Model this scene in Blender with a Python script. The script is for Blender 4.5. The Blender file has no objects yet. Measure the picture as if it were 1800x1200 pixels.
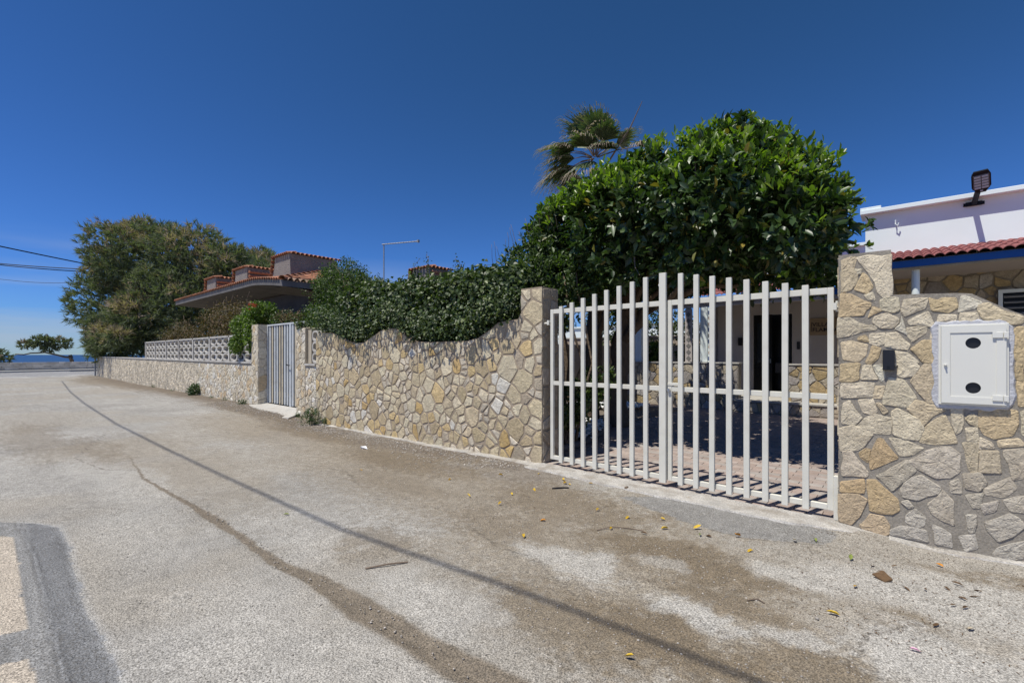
import bpy, math, random
import numpy as np
from mathutils import Vector, Matrix
sc = bpy.context.scene
COL = sc.collection
# ------------------------------------------------------------------ camera
cam_d = bpy.data.cameras.new('camera'); cam = bpy.data.objects.new('camera', cam_d); COL.objects.link(cam)
cam_d.sensor_width = 36.0; cam_d.lens = 16.0; cam_d.clip_start = 0.05; cam_d.clip_end = 30000
cam_d.shift_y = 23.0/1800.0
cam.location = (0, 0, 1.55)
cam.rotation_euler = (math.radians(90), 0, math.atan2(0.65293962, 0.75740996))
sc.camera = cam
# ------------------------------------------------------------------ sky and sun
SUN = Vector((-0.13, -0.45, 1.0)).normalized()
w = bpy.data.worlds.new('World'); sc.world = w; w.use_nodes = True
nt = w.node_tree; nt.nodes.clear()
wo = nt.nodes.new('ShaderNodeOutputWorld'); bg = nt.nodes.new('ShaderNodeBackground')
sky = nt.nodes.new('ShaderNodeTexSky'); sky.sky_type = 'NISHITA'; sky.sun_disc = False
sky.sun_elevation = math.asin(SUN.z); sky.sun_rotation = math.atan2(SUN.x, SUN.y)
sky.altitude = 0; sky.air_density = 1.0; sky.dust_density = 0.0; sky.ozone_density = 6.0
bg.inputs['Strength'].default_value = 0.085
# a few thin clouds low over the sea
tc = nt.nodes.new('ShaderNodeTexCoord'); mp = nt.nodes.new('ShaderNodeMapping'); mp.inputs['Scale'].default_value = (1.6, 1.6, 13)
nz = nt.nodes.new('ShaderNodeTexNoise'); nz.inputs['Scale'].default_value = 1.7; nz.inputs['Detail'].default_value = 5
rp = nt.nodes.new('ShaderNodeMapRange'); rp.inputs['From Min'].default_value = 0.46; rp.inputs['From Max'].default_value = 0.72
sx = nt.nodes.new('ShaderNodeSeparateXYZ')
fd = nt.nodes.new('ShaderNodeMapRange'); fd.inputs['From Min'].default_value = 0.20; fd.inputs['From Max'].default_value = 0.09
ml = nt.nodes.new('ShaderNodeMath'); ml.operation = 'MULTIPLY'
ml2 = nt.nodes.new('ShaderNodeMath'); ml2.operation = 'MULTIPLY'; ml2.inputs[1].default_value = 0.6
mx = nt.nodes.new('ShaderNodeMix'); mx.data_type = 'RGBA'
hs = nt.nodes.new('ShaderNodeHueSaturation'); hs.inputs['Saturation'].default_value = 1.0; hs.inputs['Value'].default_value = 1.0
# gentle per-channel response so that the clear sky has the deep polarised blue of the photograph
sp = nt.nodes.new('ShaderNodeSeparateXYZ'); cb = nt.nodes.new('ShaderNodeCombineXYZ')
nt.links.new(sky.outputs[0], sp.inputs[0])
for ch, (g_, p_) in zip('XYZ', ((.55, 1.20), (.84, 1.15), (1.83, 1.56))):
    a_ = nt.nodes.new('ShaderNodeMath'); a_.operation = 'MULTIPLY'; a_.inputs[1].default_value = .085
    b_ = nt.nodes.new('ShaderNodeMath'); b_.operation = 'POWER'; b_.inputs[1].default_value = p_
    c_ = nt.nodes.new('ShaderNodeMath'); c_.operation = 'MULTIPLY'; c_.inputs[1].default_value = g_/.085
    nt.links.new(sp.outputs[ch], a_.inputs[0]); nt.links.new(a_.outputs[0], b_.inputs[0]); nt.links.new(b_.outputs[0], c_.inputs[0]); nt.links.new(c_.outputs[0], cb.inputs[ch])
L = nt.links.new
L(tc.outputs['Generated'], mp.inputs['Vector']); L(mp.outputs[0], nz.inputs['Vector']); L(nz.outputs['Fac'], rp.inputs['Value'])
L(tc.outputs['Generated'], sx.inputs[0]); L(sx.outputs['Z'], fd.inputs['Value']); L(rp.outputs[0], ml.inputs[0]); L(fd.outputs[0], ml.inputs[1])
L(ml.outputs[0], ml2.inputs[0]); L(ml2.outputs[0], mx.inputs['Factor']); L(cb.outputs[0], hs.inputs['Color']); L(hs.outputs[0], mx.inputs['A'])
mx.inputs['B'].default_value = (5.0, 5.8, 7.2, 1)
L(mx.outputs['Result'], bg.inputs['Color']); L(bg.outputs[0], wo.inputs['Surface'])
sd = bpy.data.lights.new('sun', 'SUN'); so = bpy.data.objects.new('sun', sd); COL.objects.link(so)
sd.energy = 4.7; sd.angle = math.radians(0.53); sd.color = (1.0, 0.962, 0.87)
so.rotation_euler = SUN.to_track_quat('Z', 'Y').to_euler()
so.location = (-3, -8, 20)
sc.view_settings.view_transform = 'Standard'; sc.view_settings.look = 'None'
sc.view_settings.exposure = 0.0; sc.view_settings.gamma = 1.0; sc.view_settings.use_curve_mapping = False

rnd = random.Random(5); RNG = np.random.default_rng(11)
# ------------------------------------------------------------------ numpy noise
def vnoise(x, y, seed=0):
    xi = np.floor(x).astype(np.int64); yi = np.floor(y).astype(np.int64)
    fx = x-xi; fy = y-yi; fx = fx*fx*(3-2*fx); fy = fy*fy*(3-2*fy)
    def h(a, b):
        n = (a*374761393 + b*668265263 + seed*974711) & 0xffffffff
        n = ((n ^ (n >> 13))*1274126177) & 0xffffffff
        return ((n ^ (n >> 16)) & 0xffff)/65535.0
    return (h(xi, yi)*(1-fx)+h(xi+1, yi)*fx)*(1-fy)+(h(xi, yi+1)*(1-fx)+h(xi+1, yi+1)*fx)*fy
def fbm(x, y, seed=0, o=4):
    s = 0; a = 1; t = 0
    for i in range(o):
        s = s+a*vnoise(x*2**i+17.3*i, y*2**i-9.1*i, seed+i); t += a; a *= 0.5
    return s/t
def sm(a, b, x):
    t = np.clip((x-a)/(b-a), 0, 1); return t*t*(3-2*t)
# ------------------------------------------------------------------ object helpers
def link(o, parent=None):
    COL.objects.link(o)
    if parent is not None: o.parent = parent
    return o
def mesh_obj(name, verts, faces, mat=None, parent=None, smooth=False):
    me = bpy.data.meshes.new(name); me.from_pydata([tuple(v) for v in verts], [], faces); me.update()
    if smooth: me.polygons.foreach_set('use_smooth', [True]*len(me.polygons))
    if mat: me.materials.append(mat)
    return link(bpy.data.objects.new(name, me), parent)
def np_obj(name, V, T, mat=None, parent=None, smooth=False):
    me = bpy.data.meshes.new(name); V = np.asarray(V, np.float32); T = np.asarray(T, np.int32); k = T.shape[1]
    me.vertices.add(len(V)); me.vertices.foreach_set('co', V.ravel())
    me.loops.add(T.size); me.loops.foreach_set('vertex_index', T.ravel())
    me.polygons.add(len(T)); me.polygons.foreach_set('loop_start', np.arange(0, T.size, k, dtype=np.int32))
    me.polygons.foreach_set('loop_total', np.full(len(T), k, np.int32))
    if smooth: me.polygons.foreach_set('use_smooth', np.ones(len(T), bool))
    me.update(calc_edges=True)
    if mat: me.materials.append(mat)
    return link(bpy.data.objects.new(name, me), parent)
def tag(o, label=None, cat=None, group=None, kind=None):
    if label: o['label'] = label
    if cat: o['category'] = cat
    if group: o['group'] = group
    if kind: o['kind'] = kind
    return o
def thing(name, loc, label, cat, group=None):
    o = bpy.data.objects.new(name, None); o.location = loc; o.empty_display_size = 0.1; link(o)
    return tag(o, label, cat, group)
class MB:
    """collects shapes in world coordinates; build() makes one mesh object"""
    def __init__(s): s.v = []; s.f = []
    def box(s, a, b, bev=0):
        x0, y0, z0 = a; x1, y1, z1 = b
        if x1 < x0: x0, x1 = x1, x0
        if y1 < y0: y0, y1 = y1, y0
        if z1 < z0: z0, z1 = z1, z0
        n = len(s.v)
        if bev:
            e = bev; c = []
            for (X, sx_) in ((x0, 1), (x1, -1)):
                for (Y, sy_) in ((y0, 1), (y1, -1)):
                    for (Z, sz_) in ((z0, 1), (z1, -1)):
                        c += [(X, Y+sy_*e, Z+sz_*e), (X+sx_*e, Y, Z+sz_*e), (X+sx_*e, Y+sy_*e, Z)]
            s.v += c
            I = lambda i, j, k, w_: n+((i*2+j)*2+k)*3+w_
            for i in (0, 1):
                q = [I(i, 0, 0, 0), I(i, 1, 0, 0), I(i, 1, 1, 0), I(i, 0, 1, 0)]; s.f.append(q if i else q[::-1])
                q = [I(0, i, 0, 1), I(1, i, 0, 1), I(1, i, 1, 1), I(0, i, 1, 1)]; s.f.append(q[::-1] if i else q)
                q = [I(0, 0, i, 2), I(1, 0, i, 2), I(1, 1, i, 2), I(0, 1, i, 2)]; s.f.append(q if i else q[::-1])
            for i in (0, 1):
                for j in (0, 1):
                    q = [I(i, j, 0, 0), I(i, j, 1, 0), I(i, j, 1, 1), I(i, j, 0, 1)]; s.f.append(q if (i == j) else q[::-1])
                    q = [I(i, 0, j, 0), I(i, 1, j, 0), I(i, 1, j, 2), I(i, 0, j, 2)]; s.f.append(q[::-1] if (i == j) else q)
                    q = [I(0, i, j, 1), I(1, i, j, 1), I(1, i, j, 2), I(0, i, j, 2)]; s.f.append(q if (i == j) else q[::-1])
                    for k in (0, 1):
                        q = [I(i, j, k, 0), I(i, j, k, 1), I(i, j, k, 2)]; s.f.append(q if (i+j+k) % 2 else q[::-1])
        else:
            s.v += [(x0, y0, z0), (x1, y0, z0), (x1, y1, z0), (x0, y1, z0), (x0, y0, z1), (x1, y0, z1), (x1, y1, z1), (x0, y1, z1)]
            s.f += [[n+i for i in q] for q in ((0, 3, 2, 1), (4, 5, 6, 7), (0, 1, 5, 4), (1, 2, 6, 5), (2, 3, 7, 6), (3, 0, 4, 7))]
        return s
    def obox(s, c, ax, ay, az):
        """oriented box: centre, three half-axis vectors"""
        n = len(s.v); c = Vector(c); ax = Vector(ax); ay = Vector(ay); az = Vector(az)
        for k in (-1, 1):
            for (i, j) in ((-1, -1), (1, -1), (1, 1), (-1, 1)): s.v.append(tuple(c+ax*i+ay*j+az*k))
        s.f += [[n+i for i in q] for q in ((0, 3, 2, 1), (4, 5, 6, 7), (0, 1, 5, 4), (1, 2, 6, 5), (2, 3, 7, 6), (3, 0, 4, 7))]
        return s
    def tube(s, pts, rad, k=8, caps=True):
        pts = [Vector(p) for p in pts]; n0 = len(s.v)
        if not hasattr(rad, '__len__'): rad = [rad]*len(pts)
        up = None
        for i, p in enumerate(pts):
            d = (pts[min(i+1, len(pts)-1)]-pts[max(i-1, 0)]).normalized()
            if up is None:
                up = Vector((0, 0, 1)) if abs(d.z) < 0.9 else Vector((1, 0, 0))
            a = d.cross(up).normalized(); b = d.cross(a).normalized();
            for j in range(k):
                t = 2*math.pi*j/k; s.v.append(tuple(p+(a*math.cos(t)+b*math.sin(t))*rad[i]))
        for i in range(len(pts)-1):
            for j in range(k):
                a0 = n0+i*k+j; a1 = n0+i*k+(j+1) % k; s.f.append([a0, a1, a1+k, a0+k])
        if caps:
            s.f.append([n0+j for j in range(k)][::-1]); s.f.append([n0+(len(pts)-1)*k+j for j in range(k)])
        return s
    def prism(s, poly, y0, y1, axis='y'):
        """poly in (x,z), extruded along y"""
        n = len(s.v); m = len(poly)
        for (u, v) in poly: s.v.append((u, y0, v) if axis == 'y' else (y0, u, v))
        for (u, v) in poly: s.v.append((u, y1, v) if axis == 'y' else (y1, u, v))
        s.f.append([n+i for i in range(m)]); s.f.append([n+m+i for i in range(m)][::-1])
        for i in range(m): s.f.append([n+i, n+m+i, n+m+(i+1) % m, n+(i+1) % m])
        return s
    def build(s, name, mat, parent=None, smooth=False, kind=None, label=None):
        o_ = Vector((0, 0, 0))
        if parent is not None:
            q = parent
            while q is not None: o_ = o_+Vector(q.location); q = q.parent
        c = Vector((0, 0, 0))
        for p in s.v: c += Vector(p)
        c /= max(len(s.v), 1)
        o = mesh_obj(name, [(p[0]-c.x, p[1]-c.y, p[2]-c.z) for p in s.v], s.f, mat, parent, smooth)
        o.location = c-o_
        if kind: o['kind'] = kind
        if label: o['label'] = label
        return o
def wloc(o):
    v = Vector((0, 0, 0))
    while o is not None: v += Vector(o.location); o = o.parent
    return v
# ------------------------------------------------------------------ materials
def M(name, col, rough=0.85, var=0.12, vs=6.0, bump=0.15, bs=60.0, dist=0.005, objcol=False, attr=None, speck=0.0, ss=180.0,
      dark=None, dsc=1.5, damt=0.5, metal=0.0, spec=0.35, pits=0.0, psc=40.0, island=None):
    m = bpy.data.materials.new(name); m.use_nodes = True; t = m.node_tree; N = t.nodes.new; K = t.links.new
    b = t.nodes['Principled BSDF']; b.inputs['Roughness'].default_value = rough; b.inputs['Metallic'].default_value = metal
    b.inputs['Specular IOR Level'].default_value = spec
    tcn = N('ShaderNodeTexCoord'); geo = N('ShaderNodeNewGeometry'); V = geo.outputs['Position']
    if objcol:
        oi = N('ShaderNodeObjectInfo'); c = oi.outputs['Color']
    elif attr:
        at = N('ShaderNodeAttribute'); at.attribute_name = attr; c = at.outputs['Color']
    else:
        r = N('ShaderNodeRGB'); r.outputs[0].default_value = (*col, 1); c = r.outputs[0]
    def mixc(fac, A, B, mode='MIX'):
        x = N('ShaderNodeMix'); x.data_type = 'RGBA'; x.blend_type = mode
        if hasattr(fac, 'default_value') or True:
            try: K(fac, x.inputs['Factor'])
            except Exception: x.inputs['Factor'].default_value = fac
        K(A, x.inputs['A'])
        if isinstance(B, tuple): x.inputs['B'].default_value = (*B, 1)
        else: K(B, x.inputs['B'])
        return x.outputs['Result']
    def noise(scale, det=4, out='Fac'):
        n = N('ShaderNodeTexNoise'); n.inputs['Scale'].default_value = scale; n.inputs['Detail'].default_value = det; K(V, n.inputs['Vector']); return n.outputs[out]
    def rng(v, a, b_, c_, d):
        x = N('ShaderNodeMapRange'); x.inputs['From Min'].default_value = a; x.inputs['From Max'].default_value = b_
        x.inputs['To Min'].default_value = c_; x.inputs['To Max'].default_value = d; K(v, x.inputs['Value']); return x.outputs[0]
    if var:
        c = mixm(N, K, c, rng(noise(vs), 0.25, 0.75, 1-var, 1+var))
    if island:
        gi = geo.outputs['Random Per Island']; c = mixm(N, K, c, rng(gi, 0, 1, 1-island, 1+island))
    if speck:
        c = mixm(N, K, c, rng(noise(ss, 2), 0.3, 0.7, 1-speck, 1+speck))
    if dark:
        f = rng(noise(dsc, 6), 0.48, 0.72, 0, damt); c = mixc(f, c, dark)
    K(c, b.inputs['Base Color'])
    if bump:
        bp = N('ShaderNodeBump'); bp.inputs['Strength'].default_value = bump; bp.inputs['Distance'].default_value = dist
        h = noise(bs, 6)
        if pits:
            vo = N('ShaderNodeTexVoronoi'); vo.inputs['Scale'].default_value = psc; K(V, vo.inputs['Vector'])
            p = rng(vo.outputs['Distance'], 0.0, 0.35, -pits, 0.0)
            ad = N('ShaderNodeMath'); ad.operation = 'ADD'; K(h, ad.inputs[0]); K(p, ad.inputs[1]); h = ad.outputs[0]
        K(h, bp.inputs['Height']); K(bp.outputs[0], b.inputs['Normal'])
    return m
def mixm(N, K, c, v):
    x = N('ShaderNodeVectorMath'); x.operation = 'SCALE'; K(c, x.inputs[0]); K(v, x.inputs['Scale']); return x.outputs[0]
def leafmat(name, cols, rough=0.4, trans=0.25, spec=0.5):
    m = bpy.data.materials.new(name); m.use_nodes = True; t = m.node_tree; N = t.nodes.new; K = t.links.new
    b = t.nodes['Principled BSDF']; out = t.nodes['Material Output']
    g = N('ShaderNodeNewGeometry'); oi = N('ShaderNodeObjectInfo'); ad = N('ShaderNodeMath'); ad.operation = 'ADD'
    K(g.outputs['Random Per Island'], ad.inputs[0]); K(oi.outputs['Random'], ad.inputs[1])
    fr = N('ShaderNodeMath'); fr.operation = 'FRACT'; K(ad.outputs[0], fr.inputs[0])
    r = N('ShaderNodeValToRGB'); r.color_ramp.interpolation = 'LINEAR'
    el = r.color_ramp.elements
    for i, (p, c) in enumerate(cols):
        if i < 2: e = el[i]; e.position = p
        else: e = el.new(p)
        e.color = (*c, 1)
    K(fr.outputs[0], r.inputs['Fac']); K(r.outputs[0], b.inputs['Base Color'])
    b.inputs['Roughness'].default_value = rough; b.inputs['Specular IOR Level'].default_value = spec
    tr = N('ShaderNodeBsdfTranslucent'); sc_ = N('ShaderNodeVectorMath'); sc_.operation = 'MULTIPLY'; sc_.inputs[1].default_value = (1.5, 1.9, 0.6)
    K(r.outputs[0], sc_.inputs[0]); K(sc_.outputs[0], tr.inputs['Color'])
    mxs = N('ShaderNodeMixShader'); mxs.inputs[0].default_value = trans
    K(b.outputs[0], mxs.inputs[1]); K(tr.outputs[0], mxs.inputs[2]); K(mxs.outputs[0], out.inputs['Surface'])
    return m
m_ground = M('road_surface', (0, 0, 0), 0.9, var=0.12, vs=9, bump=0.9, bs=75, dist=0.008, attr='tint', speck=0.6, ss=130, pits=0.8, psc=90, dark=(.12, .105, .085), dsc=60, damt=.62)
m_far = M('dry_earth', (.30, .26, .20), var=.2, vs=.5)
m_stone = M('limestone', (0, 0, 0), 0.92, var=0.2, vs=18, bump=0.7, bs=34, dist=0.014, objcol=True, speck=0.18, ss=70, pits=0.5, psc=48, dark=(.30, .24, .17), dsc=7, damt=.35)
m_stone_far = M('limestone_small', (.56, .49, .375), 0.9, var=0.22, vs=5, bump=0.6, bs=30, dist=0.02, island=0.22)
m_mort_tan = M('mortar_tan', (.34, .275, .20), 0.95, var=0.25, vs=3, bump=0.6, bs=50, dist=0.008, speck=0.2, ss=90)
m_mort_grey = M('mortar_grey', (.275, .245, .20), 0.95, var=0.22, vs=4, bump=0.6, bs=50, dist=0.008, speck=0.2, ss=90)
m_mort_pale = M('mortar_pale', (.46, .40, .305), 0.95, var=0.2, vs=3, bump=0.5, bs=40, dist=0.008, speck=0.15, ss=70)
m_gate = M('cream_paint', (.71, .685, .59), 0.42, var=0.03, vs=2, bump=0.03, bs=200, dist=0.001, spec=0.4, dark=(.50, .46, .38), dsc=6, damt=.30)
m_box = M('box_paint', (.73, .715, .64), 0.38, var=0.02, vs=2, bump=0.02, bs=100, dist=0.001, spec=0.45)
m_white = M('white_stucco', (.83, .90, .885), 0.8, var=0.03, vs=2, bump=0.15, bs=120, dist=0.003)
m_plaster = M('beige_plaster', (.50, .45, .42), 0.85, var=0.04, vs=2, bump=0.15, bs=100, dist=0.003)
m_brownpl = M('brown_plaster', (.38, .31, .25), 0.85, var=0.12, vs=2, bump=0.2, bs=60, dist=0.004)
m_blue = M('blue_paint', (.012, .10, .36), 0.5, var=0.05, vs=3, bump=0.05, bs=60, dist=0.002)
m_redtile = M('red_tile', (.29, .105, .10), 0.7, var=0.1, vs=6, bump=0.2, bs=90, dist=0.002)
m_terra = M('terracotta', (.38, .165, .09), 0.8, var=0.3, vs=3.5, bump=0.3, bs=60, dist=0.004, island=0.2, dark=(.17, .12, .09), dsc=2.5, damt=.6)
m_oldtile = M('weathered_tile', (.29, .19, .135), 0.85, var=0.3, vs=4, bump=0.3, bs=60, dist=0.004, island=0.25, dark=(.2, .16, .12), dsc=3, damt=.5)
m_conc = M('grey_concrete', (.15, .14, .135), 0.9, var=0.2, vs=2.5, bump=0.4, bs=30, dist=0.01, speck=.1, ss=60)
m_concd = M('stained_concrete', (.085, .075, .07), 0.9, var=0.3, vs=2.5, bump=0.4, bs=30, dist=0.01)
m_render = M('rough_render', (.25, .225, .205), 0.95, var=0.15, vs=3, bump=1.0, bs=26, dist=0.05)
m_slab = M('pale_cement', (.48, .46, .42), 0.9, var=0.16, vs=3.5, bump=0.4, bs=50, dist=0.006, speck=.14, ss=120, dark=(.30, .26, .21), dsc=3.5, damt=.6)
m_paver = M('pink_paver', (0, 0, 0), 0.9, var=0.14, vs=12, bump=0.4, bs=90, dist=0.003, objcol=True, speck=.12, ss=200)
m_paver2 = M('pink_paver_far', (.34, .275, .24), 0.9, var=0.14, vs=12, bump=0.4, bs=90, dist=0.003, island=.12)
m_joint = M('sand_joint', (.17, .14, .11), 0.95, var=0.15)
m_blok = M('breeze_concrete', (.50, .475, .43), 0.92, var=0.14, vs=4, bump=0.4, bs=60, dist=0.006, dark=(.2, .18, .16), dsc=3, damt=.5)
m_black = M('black_plastic', (.012, .012, .014), 0.35, var=0, bump=0, spec=0.5)
m_darkmet = M('dark_metal', (.009, .012, .015), 0.55, var=0, bump=0, spec=0.25)
m_led = M('led_lens', (.40, .50, .55), 0.35, var=0, bump=0, spec=0.6)
m_chrome = M('steel', (.5, .5, .5), 0.3, var=0, bump=0, metal=1.0)
m_galv = M('galvanised_pipe', (.30, .31, .32), 0.6, var=.1, bump=0, metal=.2)
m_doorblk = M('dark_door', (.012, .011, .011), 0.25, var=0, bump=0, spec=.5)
m_tin = M('painted_tin_pale', (.60, .62, .62), 0.45, var=.08, vs=3, bump=0.03, bs=60, dist=.001, dark=(.30, .26, .2), dsc=6, damt=.35)
m_tin2 = M('tin_cream', (.56, .48, .34), 0.55, var=.12, vs=3, bump=0.03, bs=60, dist=.001, dark=(.3, .2, .12), dsc=5, damt=.4)
m_tind = M('tin_dark', (.07, .08, .09), 0.5, var=.08, vs=3, bump=0)
m_bark = M('bark', (.17, .125, .085), 0.95, var=0.25, vs=5, bump=0.8, bs=18, dist=0.03)
m_twig = M('twig', (.20, .15, .11), 0.95, var=0.2, vs=5, bump=0)
m_sea = M('sea_water', (.010, .045, .12), 0.35, var=0.25, vs=0.03, bump=0.3, bs=0.4, dist=0.3, spec=0.3)
m_sign = M('sign_tan', (.36, .26, .16), 0.7, var=.03, bump=0)
m_ink = M('sign_letter', (.03, .025, .03), 0.6, var=0, bump=0)
m_pebw = M('white_pebble', (.82, .82, .80), 0.8, var=.08, vs=20, bump=0.2, bs=60, island=.1)
m_grav = M('gravel', (.40, .36, .31), 0.9, var=.1, bump=.3, bs=200, dist=.002, island=.45)
m_greyst = M('grey_field_stone', (.66, .61, .54), 0.95, var=.25, vs=1.2, bump=.6, bs=8, dist=.05, island=.2)
m_cable = M('black_cable', (.01, .01, .01), 0.6, var=0, bump=0)
m_glass = M('dark_glass', (.03, .035, .04), 0.08, var=0, bump=0, spec=.6)
m_paper = M('paper', (.8, .8, .8), 0.7, var=0, bump=0)
ly = {k: M('leaf_litter_'+n, c, 0.7, var=.2, vs=60, bump=0.2, bs=150, dist=.001) for k, n, c in
      (('y', 'yellow', (.62, .42, .04)), ('o', 'ochre', (.42, .26, .05)), ('g', 'olive', (.22, .26, .06)), ('b', 'brown', (.13, .075, .035)),
       ('r', 'orange', (.60, .25, .02)), ('c', 'cream', (.5, .42, .3)), ('p', 'pink', (.75, .42, .55)))}
# ------------------------------------------------------------------ ground
BX = [-60, -43, -30, -14.5, -11.5, -10.5, -10, -7, -3.9, -0.5, 0.2, 0.7, 6]
BZ = [.0, .08, .05, .10, .06, -.08, -.055, -.04, 0, 0, -.05, -.03, -.03]
def gz(x, y):
    x = np.asarray(x, float); y = np.asarray(y, float)
    b = np.interp(x, BX, BZ)*sm(3.6, 5.0, y)
    near = 1.0-sm(15, 40, np.abs(x))
    b = b+0.018*(fbm(x*.9, y*.9, 3)-.5)*near+0.02*(fbm(x*.25, y*.25, 5)-.5)
    b = b+0.006*(fbm(x*7, y*7, 8)-.5)*near
    return b
BROWN = [(-5.6, 4.0, 1.3, .45, .9), (-5.2, 4.7, .9, .25, .9), (-3.3, 2.0, .45, .25, .5), (-2.7, 4.0, .9, .5, .75), (-1.5, 3.45, .6, .28, 1.0), (-.8, 3.1, .45, .16, .9),
         (-1.33, 2.3, .5, .33, .8), (-.3, 2.84, .3, .2, .9), (-1.1, 3.4, .5, .22, 1.0), (.03, 3.5, .12, .25, .7), (-8.8, 4.3, 2, .35, .8), (-22, 4.9, 9, .35, .9),
         (-12.2, .6, 2.2, .35, .45), (-10.1, 1.1, 1.4, .3, .5), (-2.8, 3.1, .6, .35, .55), (-13, 4.6, 3, .3, .9), (-32, 4.6, 8, .6, .8), (-2.1, 3.9, .35, .3, .6), (-.9, 2.6, .35, .2, .7),
         (-.95, 2.45, .55, .28, 1.0), (-1.7, 2.15, .5, .25, .75), (-.35, 2.7, .35, .2, .8), (-4.6, 3.3, .9, .3, .5), (.6, 4.6, .5, .12, .8), (-6.6, 4.4, 1.2, .3, .6), (-35, 4.2, 5, .8, .7)]
LIGHT = [(-.87, 2.83, .33, .13, .9), (-.55, 3.72, .35, .16, .8), (-2.3, 1.85, .6, .25, .7), (-1.9, 2.85, .5, .18, .8), (-1.4, 3.25, .2, .08, .5), (-2.8, 1.0, .8, .35, .5), (-1.9, 1.3, .5, .2, .5),
         (-7, 1.15, 1.2, .3, .6), (-.4, 2.95, .2, .1, .8), (.15, 3.1, .4, .35, .9), (.3, 4.1, .5, .45, .8), (-.2, 3.9, .35, .25, .8), (-8.6, .9, 1, .2, .5), (-3.6, 1.77, .4, .2, .6), (-5, .9, .8, .3, .4)]
SEAM = np.array([(-9, 1.45), (-7.2, 1.30), (-5.35, 1.40), (-4.33, 1.43), (-3.6, 1.42), (-3.05, 1.50), (-2.47, 1.50), (-2.05, 1.53), (-1.49, 1.56), (-.6, 1.6)])
def polydist(x, y, P):
    best = np.full(x.shape, 1e9); tt = np.zeros(x.shape)
    for i in range(len(P)-1):
        a = P[i]; d = P[i+1]-a; L2 = (d**2).sum()
        t = np.clip(((x-a[0])*d[0]+(y-a[1])*d[1])/L2, 0, 1)
        q = np.hypot(x-a[0]-t*d[0], y-a[1]-t*d[1]); m = q < best
        best = np.where(m, q, best); tt = np.where(m, i+t, tt)
    return best, tt
def inpoly(x, y, P):
    r = np.zeros(x.shape, bool); j = len(P)-1
    for i in range(len(P)):
        xi, yi = P[i]; xj, yj = P[j]
        c = ((yi > y) != (yj > y)) & (x < (xj-xi)*(y-yi)/(yj-yi+1e-12)+xi); r ^= c; j = i
    return r
CRACKS = [[(-1.93, 4.9), (-1.86, 4.72), (-1.92, 4.6), (-1.80, 4.5)], [(-2.3, 4.56), (-1.55, 4.24), (-1.05, 4.18), (-.5, 4.47)], [(-9.4, .9), (-8.2, 1.05), (-7.6, 1.5), (-7.9, 2.2)], [(-12, 1.6), (-10.6, 1.2), (-9.4, .9)], [(-3.2, 2.95), (-2.5, 2.7), (-2.2, 2.75), (-1.6, 2.5)], [(-6.5, 3.0), (-5.6, 3.15), (-4.9, 2.9)], [(.1, 3.55), (-.15, 3.2), (-.2, 2.8)]]
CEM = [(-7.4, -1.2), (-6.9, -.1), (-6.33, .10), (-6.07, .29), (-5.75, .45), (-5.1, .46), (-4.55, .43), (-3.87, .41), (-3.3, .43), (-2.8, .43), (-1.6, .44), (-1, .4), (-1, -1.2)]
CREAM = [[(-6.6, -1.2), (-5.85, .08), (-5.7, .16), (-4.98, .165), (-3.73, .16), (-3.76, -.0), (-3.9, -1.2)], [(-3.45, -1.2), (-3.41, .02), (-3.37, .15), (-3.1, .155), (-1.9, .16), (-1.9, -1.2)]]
PATCH = [(-2.35, 4.55), (-2.0, 4.86), (-.45, 4.86), (-.5, 4.5), (-1.05, 4.2), (-1.6, 4.25)]
def C(a): return np.array(a)
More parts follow.
